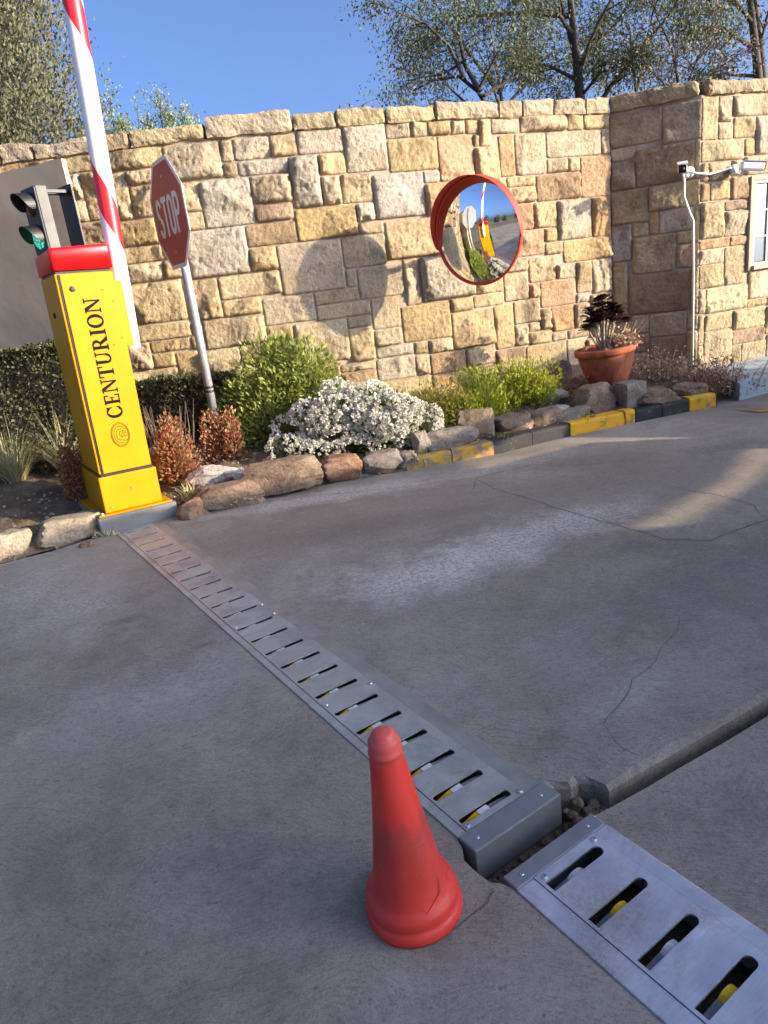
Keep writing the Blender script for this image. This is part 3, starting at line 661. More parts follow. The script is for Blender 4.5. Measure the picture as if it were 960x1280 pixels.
# gatehouse: shaded return and lit front with its window
AP = [(1.99, 5.60), (2.556, 5.36)]; BP = [(2.556, 5.36), (4.6, 6.05)]
gate = thing('gatehouse', 'sandstone gatehouse with a shaded return wall, white cameras and a small paned window', 'building', (0, 0, 0))
wall_core('mortar', AP, -0.1, 2.0, 0.30, 0, MORTAR, gate)
wall_core('mortar', BP, -0.1, 2.0, 0.30, 0, MORTAR, gate)
lay_stones(AP, FA, gate, 0.42, 1.0, 900)
lay_stones(BP, FB, gate, 0.8, 1.03, 1300)

# ------------------------------------------------------------------ lettering
def g_rect(x0, y0, x1, y1): return [(x0, y0), (x1, y0), (x1, y1), (x0, y1)]
def g_ring(cx, cy, rx, ry, ts, tt, a0, a1, n=22):
    out = []
    for i in range(n):
        a = math.radians(a0 + (a1 - a0) * i / n); b = math.radians(a0 + (a1 - a0) * (i + 1) / n)
        p = lambda q, k: (cx + (rx - k * ts) * math.cos(q), cy + (ry - k * tt) * math.sin(q))
        out.append([p(a, 0), p(b, 0), p(b, 1), p(a, 1)])
    return out
R_ = g_rect
SERIF = {
 'C': (0.84, g_ring(.42, .5, .42, .52, .17, .06, 42, 318) + [R_(.70, .64, .75, .98), R_(.72, .10, .77, .30)]),
 'E': (0.70, [R_(.08, 0, .25, 1), R_(0, .95, .62, 1), R_(0, 0, .66, .05), R_(.25, .475, .48, .525), R_(.57, .74, .62, .95), R_(.61, .05, .66, .28), R_(.44, .37, .48, .63)]),
 'N': (0.92, [R_(.10, .05, .16, .95), R_(0, 0, .27, .05), R_(0, .95, .30, 1), R_(.75, .0, .81, .95), R_(.64, .95, .93, 1), [(.12, .95), (.33, .95), (.81, 0), (.74, 0)]]),
 'T': (0.76, [R_(.29, .05, .47, .94), R_(0, .94, .76, 1), R_(0, .70, .05, .94), R_(.71, .70, .76, .94), R_(.18, 0, .58, .05)]),
 'U': (0.86, [R_(.09, .32, .26, .95), R_(.68, .32, .74, .95), R_(0, .95, .36, 1), R_(.56, .95, .86, 1)] + g_ring(.415, .32, .325, .33, .12, .07, 180, 360)),
 'R': (0.90, [R_(.09, .05, .26, .95), R_(0, 0, .36, .05), R_(0, .95, .36, 1), R_(.26, .48, .36, .53), [(.36, .49), (.54, .49), (.84, .05), (.64, .05)], R_(.62, 0, .92, .05)] + g_ring(.36, .74, .33, .26, .16, .05, -90, 90)),
 'I': (0.36, [R_(.09, .05, .27, .95), R_(0, 0, .36, .05), R_(0, .95, .36, 1)]),
 'O': (0.88, g_ring(.44, .5, .44, .52, .17, .06, 0, 360, 36)),
}
SANS = {
 'S': (0.46, g_ring(.23, .745, .23, .255, .125, .115, 12, 270) + g_ring(.23, .255, .23, .255, .125, .115, -168, 90)),
 'T': (0.44, [R_(.155, 0, .285, .88), R_(0, .88, .44, 1)]),
 'O': (0.46, g_ring(.23, .72, .23, .28, .125, .12, 0, 180) + g_ring(.23, .28, .23, .28, .125, .12, 180, 360) + [R_(0, .28, .125, .72), R_(.335, .28, .46, .72)]),
 'P': (0.46, [R_(0, 0, .13, 1), R_(.13, .88, .24, 1), R_(.13, .42, .24, .54)] + g_ring(.24, .71, .22, .29, .125, .12, -90, 90)),
}
def letters_mesh(word, font, h, gap, fn, mat, wscale=1.0, bold=0.0):
    """flat lettering; fn maps (x, y, lift) in metres to local 3-D"""
    x = 0; V = []; F = []; polys = []
    for ch in word:
        w, ps = font[ch]
        for p in ps:
            for dx, dy in (((0, 0),) if not bold else ((-bold, -bold), (bold, bold), (-bold, bold), (bold, -bold))): polys.append([((x + a * wscale + dx), b + dy) for a, b in p])
        x += w * wscale + gap
    W = (x - gap) * h
    for i, p in enumerate(polys):
        b = len(V)
        for a, c in p: V.append(fn(a * h - W / 2, c * h, 0.00003 * (i % 17)))
        F.append(tuple(range(b, b + len(p))))
    return mesh('lettering', V, F, mat)
def stroke_mesh(name, lines, w, fn, mat):
    V = []; F = []; k = 0
    for pts in lines:
        b = len(V)
        for i, p in enumerate(pts):
            q0 = pts[max(i - 1, 0)]; q1 = pts[min(i + 1, len(pts) - 1)]
            dx, dy = q1[0] - q0[0], q1[1] - q0[1]; l = math.hypot(dx, dy) or 1
            nx, ny = -dy / l * w / 2, dx / l * w / 2
            V.append(fn(p[0] + nx, p[1] + ny, 0.00005 * k)); V.append(fn(p[0] - nx, p[1] - ny, 0.00005 * k))
        for i in range(len(pts) - 1): F.append((b + 2 * i, b + 2 * i + 1, b + 2 * i + 3, b + 2 * i + 2))
        k += 1
    return mesh(name, V, F, mat)

def boxo(name, dims, mat, parent, bev=0.003, loc=(0, 0, 0), rot=(0, 0, 0)):
    bm = bmesh.new(); add_box(bm, *dims, bev=bev)
    return new_obj(name, bm_mesh(name, bm, mat), parent, loc, rot)
def disc_bolt(parent, loc, r=0.008, h=0.005, mat=None, rot=(0, 0, 0)):
    prof = [(r, 0), (r, h * 0.5), (r * 0.8, h), (r * 0.42, h), (r * 0.40, h * 0.45), (0.0001, h * 0.45)]
    return lathe('bolt', prof, mat or BOLT, parent, 12, loc, rot, False)

# ------------------------------------------------------------------ barrier
bar = thing('barrier_bollard', 'tall yellow barrier bollard with red cap and raised red and white boom', 'barrier', (-1.267, 3.43, 0), math.radians(31.87))
bar.rotation_euler = (0, math.radians(1.6), math.radians(31.87))
boxo('concrete_foot', (-.195, .20, -.045, .47, -.08, .083), PAVE, bar, 0.006)
boxo('base_flange', (-.185, .185, -.028, .45, .083, .092), YELLOW, bar, 0.002)
boxo('plinth', (-.145, .143, 0.0, .42, .092, .276), YELLOW, bar, 0.006)
boxo('seal_strip', (-.128, .128, .010, .405, .276, .290), BLACK, bar, 0.001)
body = boxo('body', (-.133, .127, .012, .405, .290, 1.238), YELLOW, bar, 0.004)
boxo('front_panel', (-.113, .124, .002, .0115, .293, 1.234), YELLOW, bar, 0.0015)
boxo('panel_seal', (-.121, -.1135, .007, .0115, .293, 1.234), BLACK, bar, 0.0005)
bm = bmesh.new(); add_box(bm, -.139, .133, .0, .412, 1.252, 1.362)
for v in bm.verts:
    if v.co.z > 1.3 and v.co.x < 0: v.co.z -= 0.012
es = [e for e in bm.edges if all(v.co.z > 1.3 for v in e.verts)] + [e for e in bm.edges if abs(e.verts[0].co.z - e.verts[1].co.z) > .05]
bmesh.ops.bevel(bm, geom=es, offset=.018, segments=4, affect='EDGES', profile=0.5)
new_obj('cap', bm_mesh('cap', bm, REDCAP, True), bar)
boxo('cap_joint', (-.126, .121, .016, .40, 1.238, 1.252), BLACK, bar, 0.001)
fn = lambda x, y, l: (-y, .0014 - l, x)
lm = new_obj('lettering', letters_mesh('CENTURION', SERIF, .071, .12, lambda x, y, l: (.036 - y, .0012 - l, .838 + x), INK, .98, .022), bar)
ELL = lambda rx, ry, a0, a1, n=40, cx=0, cy=0: [(cx + rx * math.cos(math.radians(a0 + (a1 - a0) * i / n)), cy + ry * math.sin(math.radians(a0 + (a1 - a0) * i / n))) for i in range(n + 1)]
logo = [ELL(.044, .060, 0, 360), ELL(.039, .054, 0, 360), ELL(.030, .042, 50, 290), ELL(.019, .027, 60, 285),
        [(.034, .026), (.020, .026), (.012, .016), (.030, .012)], [(.036, .004), (.012, .008), (.004, -.004), (.012, -.014), (.020, -.010), (.016, .0)],
        [(.012, .008), (.016, .020)], [(.020, -.010), (.030, -.012), (.034, -.004)], [(.006, -.026), (.016, -.034), (.030, -.030)], ELL(.010, .014, 80, 290, 16, .006, .002)]
new_obj('emblem', stroke_mesh('emblem', logo, .0026, lambda x, y, l: (.004 + x, .0012 - l, .470 + y), INK), bar)
lathe('lock', [(.013, 0), (.013, .003), (.009, .004), (.0001, .004)], BLACK, bar, 20, (-.070, .002, 1.168), (PI / 2, 0, 0))
for x, z in ((.006, .196), (-.11, .118)): disc_bolt(bar, (x, -.0005, z), .007, .004, BOLT, (PI / 2, 0, 0))
disc_bolt(bar, (-.165, -.012, .092), .010, .010); disc_bolt(bar, (.165, .42, .092), .010, .010)
for x, z in ((.100, 1.10), (.106, .93), (.062, 1.155), (.062, .90)): disc_bolt(bar, (x, .0015, z), .0035, .0015, BLACK, (PI / 2, 0, 0))
boxo('maker_plate', (-.1335, -.1332, .20, .27, 1.05, 1.075), INK, bar, 0)
boxo('boom_bracket', (.136, .175, .07, .30, .885, 1.195), YELLOW, bar, 0.004)
boxo('bracket_shaft', (.127, .136, .18, .26, .92, 1.19), BLACK, bar, 0.001)
BOOM = m_boom()
pts = [(0, 0, z) for z in np.linspace(0, 4.2, 43)]
V, F = tube_arrays(pts, [.044] * 43, 32)
V = [(v.x * 1.0, v.y * 1.05, v.z) for v in map(Vector, V)]
bo = new_obj('boom', mesh('boom', V, F, BOOM, True), bar, (.194, .20, .868), (0, math.radians(1.6), 0))
for p in bo.data.polygons:
    if len(p.vertices) > 4: p.use_smooth = False
disc_bolt(bo, (.0, -.047, .03), .005, .003, BOLT, (PI / 2, 0, 0))

# ------------------------------------------------------------------ stop sign
sg = thing('stop_sign', 'red octagonal stop sign in shade on a thin grey pole', 'sign', (-1.005, 4.33, 0.0), math.radians(-58.0))
tube('pole', [(0, .032, .0), (0, .032, 1.80)], .026, GALV, sg, 14)
def octa(r, y): return [(r * math.cos(PI / 8 + k * PI / 4), y, r * math.sin(PI / 8 + k * PI / 4)) for k in range(8)]
RO = .29 / math.cos(PI / 8); SZ = 1.545
def oct_plate(name, r, y0, y1, mat):
    V = octa(r, y0) + octa(r, y1); F = [tuple(range(8)), tuple(reversed(range(8, 16)))] + [(i, 8 + i, 8 + (i + 1) % 8, (i + 1) % 8) for i in range(8)]
    return new_obj(name, mesh(name, V, F, mat), sg, (0, 0, SZ))
oct_plate('back_plate', RO, -.0005, .003, SIGNBACK)
oct_plate('border', RO * .997, -.0012, -.0006, SIGNWHITE)
oct_plate('red_face', RO * .925, -.0020, -.0013, SIGNRED)
new_obj('lettering', letters_mesh('STOP', SANS, .208, .085, lambda x, y, l: (x * .92, -.0026 - l, SZ - .108 + y), SIGNWHITE, 1.0, .012), sg)
for z in (SZ + .20, SZ - .20):
    disc_bolt(sg, (0, -.0022, z), .007, .003, BOLT, (PI / 2, 0, 0))
    boxo('clamp', (-.05, .05, .0032, .012, z - .012, z + .012), GALV, sg, 0.001)
for z in (.52, .545): lathe('pole_band', [(.0275, 0), (.0285, .004), (.0285, .010), (.0275, .014)], BLACK, sg, 14, (0, .032, z))

# ------------------------------------------------------------------ plastered pier and traffic light
pier = thing('plastered_pier', 'grey plastered wall end behind the traffic light and dark hedge', 'wall', (-1.545, 4.36, 0), math.radians(158.3))
bm = bmesh.new()
nx, nz = 40, 48; G = {}
for side, y in ((0, 0.0), (1, -.035)):
    for i in range(nx + 1):
        for j in range(nz + 1):
            x = 1.7 * i / nx; z = 1.905 * j / nz
            if i == 0: x += .006 * mnoise.noise(Vector((0, 5, z * 9))) + .003 * mnoise.noise(Vector((0, 5, z * 40)))
            if j == nz: z += .008 * mnoise.noise(Vector((x * 7, 1, 0)))
            yy = y + (.004 if side == 0 else -.004) * fbm(Vector((x * 5, z * 5, side)), 3)
            G[side, i, j] = bm.verts.new((x, yy, z))
for side in (0, 1):
    for i in range(nx):
        for j in range(nz):
            q = [G[side, i, j], G[side, i + 1, j], G[side, i + 1, j + 1], G[side, i, j + 1]]
            bm.faces.new(q)
for j in range(nz):
    bm.faces.new((G[0, 0, j], G[0, 0, j + 1], G[1, 0, j + 1], G[1, 0, j])); bm.faces.new((G[0, nx, j], G[1, nx, j], G[1, nx, j + 1], G[0, nx, j + 1]))
for i in range(nx): bm.faces.new((G[0, i, nz], G[0, i + 1, nz], G[1, i + 1, nz], G[1, i, nz]))
bmesh.ops.recalc_face_normals(bm, faces=bm.faces)
new_obj('plaster_body', bm_mesh('plaster_body', bm, PLASTER), pier)

GREENL = NT('lit_green_lens')
_v = GREENL.coord('Object'); _vo = GREENL.N('TexVoronoi'); _vo.inputs['Scale'].default_value = 75; GREENL.L(_v, _vo.inputs['Vector'])
_c = GREENL.ramp(_vo.outputs['Distance'], [(0.25, (0.10, 0.75, 0.50)), (0.55, (0.0, 0.10, 0.07))])
GREENL.L(_c, GREENL.b.inputs['Emission Color']); GREENL.b.inputs['Emission Strength'].default_value = 0.55
GREENL = GREENL.fin((0.01, 0.09, 0.06), 0.3)
LENSOFF = simple('dark_red_lens', (0.05, 0.006, 0.005), 0.2)
GREYM = simple('grey_metal', lin(52, 49, 44), 0.5, 0.15, 0.08, 12, 0.05)
tl = thing('traffic_light', 'small two aspect traffic light with black hoods and lit green lower lens', 'traffic light', (-1.665, 4.14, 1.40), math.radians(-42))
tl.scale = (.74, .74, .74)
boxo('housing', (-.105, .105, -.035, .03, 0, .455), BLACK, tl, 0.008)
boxo('side_panel', (.106, .112, -.020, .060, .0, .455), GREYM, tl, 0.002)
boxo('rear_cover', (-.10, .105, .031, .060, .01, .445), GREYM, tl, 0.004)
for z, m_ in ((.115, GREENL), (.335, LENSOFF)):
    ln = lathe('lens', [(.0001, .030), (.035, .026), (.065, .012), (.078, 0)], m_, tl, 32, (0, -.036, z), (PI / 2, 0, 0))
    V = []; F = []; n = 26
    for i in range(n + 1):
        a = math.radians(-20 + 220 * i / n); d = .03 + .085 * max(0, math.sin(math.radians(180 * i / n))) ** 0.7
        for r, y in ((.085, -.034), (.087, -.034 - d), (.090, -.034 - d), (.090, -.034)):
            V.append((r * math.cos(a), y + .0, r * math.sin(a) - .12 * (-.034 - y) * 0.6))
    for i in range(n):
        for k in range(4): F.append((4 * i + k, 4 * i + (k + 1) % 4, 4 * i + 4 + (k + 1) % 4, 4 * i + 4 + k))
    new_obj('hood', mesh('hood', V, F, BLACK, False), tl, (0, 0, z))
for z in (.02, .43):
    boxo('bracket_arm', (.03, .055,   .061, .25, z - .012, z + .012), BLACK, tl, 0.002)
    boxo('bracket_arm', (-.055, -.03,   .061, .25, z - .012, z + .012), BLACK, tl, 0.002)
boxo('mounting_plate', (-.10, .105, .2505, .263, -.02, .475), BLACK, tl, 0.002)

# ------------------------------------------------------------------ convex mirror
MIRR = NT('mirror_face'); MIRR = MIRR.fin((0.86, 0.87, 0.87, 1), 0.015, 1.0)
RIM = simple('orange_red_rim', lin(205, 62, 34), 0.45, 0, 0.08, 12, 0.05)
MC = Vector((0.80, 4.62, 1.26))
MN = Vector((math.cos(math.radians(-134.5)), math.sin(math.radians(-134.5)), -0.085)).normalized()
mr = thing('convex_mirror', 'round convex traffic mirror with orange red hooded rim, reaching out from the wall', 'mirror', MC)
zx = MN; xx = Vector((0, 0, 1)).cross(zx).normalized(); yx = zx.cross(xx)
mr.matrix_world = Matrix(((xx.x, yx.x, zx.x, MC.x), (xx.y, yx.y, zx.y, MC.y), (xx.z, yx.z, zx.z, MC.z), (0, 0, 0, 1)))
RM = .345; RS = 1.0; mr.matrix_world = mr.matrix_world @ Matrix.Scale(.89, 4)
a_max = math.asin(RM / RS)
prof = [(RS * math.sin(a_max * k / 24), RS * math.cos(a_max * k / 24) - RS * math.cos(a_max)) for k in range(24, -1, -1)]
prof[-1] = (0.0002, prof[-1][1])
lathe('mirror_glass', prof, MIRR, mr, 96)
lathe('back_shell', [(.35, .0), (.33, -.04), (.25, -.075), (.12, -.09), (.0002, -.09)], RIM, mr, 64)
lathe('rim', [(.346, .006), (.352, .012), (.360, .010), (.363, 0), (.360, -.016), (.350, -.018), (.346, -.004), (.346, .006)], RIM, mr, 96)
V = []; F = []; n = 72
for i in range(n + 1):
    a = math.radians(-12 + 204 * i / n); f = math.sin(math.radians(180 * i / n)); d = .010 + .085 * max(0, f) ** 0.55
    for r, z in ((.3625, .0), (.3665, d), (.3695, d), (.3668, .0)):
        V.append((r * math.cos(a), r * math.sin(a), z))
for i in range(n):
    for k in range(4): F.append((4 * i + k, 4 * i + (k + 1) % 4, 4 * i + 4 + (k + 1) % 4, 4 * i + 4 + k))
F += [(0, 1, 2, 3), (4 * n + 3, 4 * n + 2, 4 * n + 1, 4 * n)]
new_obj('visor', mesh('visor', V, F, RIM, False), mr)
inv = mr.matrix_world.inverted()
A0 = inv @ (MC - MN * .07); A1 = inv @ Vector((0.90, 5.22, 1.22))
tube('arm', [A0, A0.lerp(A1, .5), A1], .021, GALV, mr, 12)
lathe('arm_clamp', [(.03, -.012), (.03, .02), (.02, .024), (.0005, .024)], GALV, mr, 16, A0 - Vector((0, 0, .018)))

# ------------------------------------------------------------------ cameras, cable, window, plinth of the gatehouse
def sec_cam(label, loc, aim, wall_pt, lens_dark=True):
    t = thing('security_camera', label, 'security camera', loc, 0, 'security cameras on the gatehouse corner')
    d = (Vector(aim) - Vector(loc)).normalized()
    R = d.to_track_quat('-Y', 'Z').to_euler()
    b = boxo('camera_body', (-.029, .029, -.075, .085, -.029, .029), WHITE, t, 0.012, (0, 0, 0), R)
    h = boxo('sun_hood', (-.034, .034, -.098, .07, .031, .035), WHITE, t, 0.002, (0, 0, 0), R)
    f = boxo('lens_face', (-.026, .026, -.0785, -.0755, -.026, .026), BLACK, t, 0.001, (0, 0, 0), R)
    lathe('lens', [(.014, 0), (.012, .005), (.0005, .007)], BLACK, f, 16, (0, -.079, 0), (PI / 2, 0, 0))
    w = Vector(wall_pt) - Vector(loc); nrm = Vector((w.x, w.y, 0)).normalized()
    tube('mount_arm', [(Vector((0, 0, -.03)) + d * -.06), w * .5 + Vector((0, 0, -.045)), w * .93], .012, WHITE, t, 10)
    q = (-nrm).to_track_quat('Z', 'Y').to_euler()
    lathe('mount_base', [(.038, 0), (.038, .016), (.032, .025), (.016, .029), (.0005, .032)], WHITE, t, 24, w - nrm * .03, q)
    return t
sec_cam('white security camera facing the driveway, in the shade at the bend of the cable', (2.385, 5.27, 1.545), (0.6, 1.0, 0.6), (2.50, 5.385, 1.52))
sec_cam('white security camera pointing right, beside the small paned window', (2.905, 5.305, 1.50), (5.6, 4.9, 1.05), (2.80, 5.435, 1.50))
cb = tube('cable_conduit', [(2.405, 5.30, 1.50), (2.43, 5.335, 1.46), (2.432, 5.34, 1.36), (2.475, 5.335, 1.24), (2.50, 5.335, 1.19), (2.503, 5.325, .8), (2.503, 5.322, .05)], .0085, WHITE, None, 8)
tag(cb, 'thin white conduit running down the shaded gatehouse wall from the camera', 'conduit')
cb2 = tube('camera_cable', [(2.41, 5.32, 1.53), (2.50, 5.295, 1.50), (2.60, 5.315, 1.485), (2.70, 5.345, 1.50), (2.79, 5.385, 1.515)], .0075, WHITE, None, 8)
tag(cb2, 'short white cable strung between the two security cameras', 'cable')

win = thing('window', 'x', 'window', (0, 0, 0)); del win['category']; del win['label']
ang = math.atan2(6.05 - 5.36, 4.6 - 2.556)
win.parent = gate; win.location = (2.556 + math.cos(ang) * .49, 5.36 + math.sin(ang) * .49, .82); win.rotation_euler = (0, 0, ang)
WFR = simple('window_frame_paint', lin(146, 140, 130), 0.55, 0, 0.1, 20, 0.1)
JAMB = simple('stone_jamb', (0.36, 0.29, 0.21), 0.9, 0, 0.2, 16, 0.4)
WGL = NT('window_glass'); WGL = WGL.fin((0.16, 0.19, 0.21, 1), 0.12, 0.0, None, 0.8)
WW, WH = .80, .60
for nm, d, m_ in (('jamb', (-.035, 0, -.03, .0, -.03, WH + .03), JAMB), ('jamb', (WW, WW + .035, -.03, .0, -.03, WH + .03), JAMB), ('lintel', (0, WW, -.03, .0, WH, WH + .03), JAMB), ('sill', (0, WW, -.05, .0, -.03, 0), JAMB),
                  ('frame', (0.0, .025, -.022, -.004, 0, WH), WFR), ('frame', (WW - .025, WW, -.022, -.004, 0, WH), WFR), ('frame', (.025, WW - .025, -.022, -.004, 0, .022), WFR), ('frame', (.025, WW - .025, -.022, -.004, WH - .022, WH), WFR)):
    boxo(nm, d, m_, win, 0.002)
for i in range(6):
    for j in range(3):
        x0 = .025 + .125 * i; z0 = .022 + (WH - .044) / 3 * j
        boxo('pane', (x0 + .007, x0 + .118, -.010, -.006, z0 + .006, z0 + (WH - .044) / 3 - .006), WGL, win, 0)
for i in range(1, 6): boxo('glazing_bar', (.025 + .125 * i - .006, .025 + .125 * i + .006, -.020, -.005, .022, WH - .022), WFR, win, 0)
for j in range(1, 3):
    for i in range(6):
        x0 = .025 + .125 * i
        boxo('glazing_bar', (x0 + .0065, x0 + .1185, -.019, -.005, .022 + (WH - .044) / 3 * j - .006, .022 + (WH - .044) / 3 * j + .006), WFR, win, 0)
PBL = m_kerb('pale_blue_paint', lin(150, 166, 172), 0.50)
tag(sheet('pavement', [(2.47, 4.56), (2.75, 4.70), (4.9, 5.75), (4.75, 6.02), (2.60, 5.34), (2.50, 5.0)], .112, PBL, .2), kind='structure')

# ------------------------------------------------------------------ traffic spike plates
def plate_mesh(name, s0, s1, t0, t1, slots, z1, th, mat):
    bm = bmesh.new(); cuts = [s0] + [(a[0] + b[0]) / 2 for a, b in zip(slots[:-1], slots[1:])] + [s1]
    for (s, ta, tb, w, kind), c0, c1 in zip(slots, cuts[:-1], cuts[1:]):
        r = w / 2; P = []; ed = []
        if kind == 'round':
            P = [(s + r * math.sin(-PI / 2 + PI * k / 8), tb - r + r * math.cos(-PI / 2 + PI * k / 8)) for k in range(9)] + [(s + r, ta), (s - r, ta)]
        else:
            P = [(s + r * math.sin(-PI / 2 + PI * k / 6), tb - r * .5 + r * .5 * math.cos(-PI / 2 + PI * k / 6)) for k in range(7)]
            P += [(s + r * math.sin(PI / 2 - PI * k / 6), ta + r * .9 - r * .9 * math.cos(PI / 2 - PI * k / 6)) for k in range(7)]
        for lp in ([(c0, t0), (c1, t0), (c1, t1), (c0, t1)], P):
            vs_ = [bm.verts.new((t, -q, z1)) for q, t in lp]
            ed += [bm.edges.new((vs_[i], vs_[(i + 1) % len(vs_)])) for i in range(len(vs_))]
        bmesh.ops.triangle_fill(bm, edges=ed, use_beauty=True)
    bmesh.ops.remove_doubles(bm, verts=bm.verts, dist=1e-5)
    for f in bm.faces:
        f.normal_update()
        if f.normal.z < 0: f.normal_flip()
    ret = bmesh.ops.extrude_face_region(bm, geom=list(bm.faces))
    bmesh.ops.translate(bm, vec=(0, 0, -th), verts=[v for v in ret['geom'] if isinstance(v, bmesh.types.BMVert)])
    bmesh.ops.recalc_face_normals(bm, faces=bm.faces)
    return bm_mesh(name, bm, mat)
def spike_mesh(kind, seed):
    q = random.Random(seed); bm = bmesh.new()
    def blade(P, y0, y1, mi):
        a = [bm.verts.new((t, y0, z)) for t, z in P]; b = [bm.verts.new((t, y1, z)) for t, z in P]; n = len(P)
        for fs in ([a, b[::-1]] + [[a[i], a[(i + 1) % n], b[(i + 1) % n], b[i]] for i in range(n)]):
            f = bm.faces.new(fs); f.material_index = mi
    if kind == 'far':
        e = q.uniform(-.004, .004); k = q.random()
        blade([(.030 + e, -.010), (.064 + e, -.001), (.066 + e, -.03), (.04 + e, -.04)], -.010, .004, 0)
        blade([(.0665 + e, -.001), (.092 + e, .0005), (.094 + e, -.03), (.068 + e, -.03)], -.010, .004, 1)
        blade([(.0945 + e, -.003), (.15, -.007), (.15, -.03), (.0965 + e, -.03)], -.0095, .003, 2)
        if k < .5: blade([(.092, -.006), (.099, -.004), (.099, -.02), (.093, -.02)], -.012, .002, 2)
    else:
        blade([(.040, -.016), (.088, -.012), (.090, -.035), (.042, -.04)], -.013, .003, 2)
        P = [(.085 + .021 + .024 * math.cos(a), -.024 + .019 * math.sin(a)) for a in np.linspace(PI, 0, 9)]
        blade(P + [(.128, -.045), (.085, -.045)], -.014, .002, 0 if kind == 'y' else 1)
    bmesh.ops.recalc_face_normals(bm, faces=bm.faces)
    return bm_mesh('spike', bm, [SPIKEY, SPIKEW, ANGLE])
RZ = math.radians(31.87)
FAR_S = [.035, .166, .291, .416, .542, .665, .788, .905, 1.021, 1.136, 1.249, 1.362, 1.490, 1.602, 1.711, 1.818, 1.924, 2.029, 2.132, 2.236, 2.340, 2.441, 2.535, 2.618]
far = thing('spike_strip', 'long steel tyre spike strip set in the concrete from the yellow bollard to the cone', 'spike strip', (*st(0, 0), 0), RZ, 'tyre spike strips')
segs = [(-.02, 1.425), (1.427, 2.644)]
for a, b in segs:
    sl = [(s, .023, .152, .020 if s < 2 else .021, 'thin') for s in FAR_S if a < s < b]
    new_obj('cover_plate', plate_mesh('cover_plate', a, b, .0185, .176, sl, .0045, .004, STEEL_DULL), far)
boxo('side_rail', (-.004, .0178, -2.644, .025, -.05, .003), STEEL_DULL, far, 0.0015)
FLG = simple('worn_flange_metal', (0.30, 0.285, 0.265), 0.5, 0.45, 0.3, 11, 0.25)
boxo('side_rail', (.1768, .222, -2.644, .025, -.05, .0028), FLG, far, 0.0015)
boxo('end_cap', (-.004, .222, -2.694, -2.6445, -.070, .006), ANGLE, far, 0.003)
for s, t in ((1.372, .166), (1.472, .166), (1.472, .028), (2.079, .028), (2.076, .166), (2.634, .028), (2.634, .168), (.10, .168), (.10, .028)): disc_bolt(far, (t, -s, .0045), .006, .004)
for t in (.022, .19): disc_bolt(far, (t, -2.67, .006), .004, .002)
for i, s in enumerate(FAR_S): new_obj('spike', spike_mesh('far', i), far, (0, -s + .003, 0))
near = thing('spike_strip', 'nearer steel tyre spike strip in the bottom right corner, below the rubble gap', 'spike strip', (*st(2.765, 0), 0), RZ, 'tyre spike strips')
NEAR_S = [.068, .159, .252, .345] + [.44 + .097 * i for i in range(18)]
new_obj('cover_plate', plate_mesh('cover_plate', .036, 2.30, .036, .1915, [(s, .042, .173, .0225, 'round') for s in NEAR_S if s < 2.26], .0045, .004, STEEL_NEW), near)
boxo('side_rail', (-.004, .0353, -2.30, -.036, -.05, .003), STEEL_NEW, near, 0.0015)
boxo('side_rail', (.1922, .226, -2.30, -.036, -.05, .003), STEEL_NEW, near, 0.0015)
boxo('end_cap', (-.004, .226, -.0355, 0, -.060, .005), ANGLE, near, 0.003)
for s, t in ((.047, .05), (.047, .178)): disc_bolt(near, (t, -s, .0045), .006, .004)
for t in (.025, .195): disc_bolt(near, (t, -.018, .005), .004, .002)
for i, s in enumerate(NEAR_S): new_obj('spike', spike_mesh('y' if i % 2 else 'w', i), near, (0, -s + .003, 0))
for i in (1, 3):
    pass
# rubble in the gap between the strips
rb = bmesh.new()
def lump(bm, p, r, sd, flat=.7):
    ret = bmesh.ops.create_icosphere(bm, subdivisions=2, radius=r)
    for v in ret['verts']:
        v.co *= 1 + .42 * mnoise.noise(v.co * (1.1 / r) + Vector((sd * 3.3, 0, 0))) + .15 * mnoise.noise(v.co * (3 / r)); v.co.z *= flat; v.co += Vector(p)
for i in range(150):
    s = random.uniform(2.70, 2.765); t = random.uniform(0.0, .27); r = random.choice([.003, .004, .005, .007])
    if i < 26: s, t, r = random.uniform(2.685, 2.745), random.uniform(.232, .305), random.uniform(.006, .015)
    if i == 30: s, t, r = 2.728, .16, .013
    x, y = st(s, t); lump(rb, (x, y, -.073 + r * .4 + (.028 * random.random() if i < 26 else 0)), r, i)
tag(new_obj('rubble', bm_mesh('rubble', rb, ROCK_BROWN)), kind='stuff')

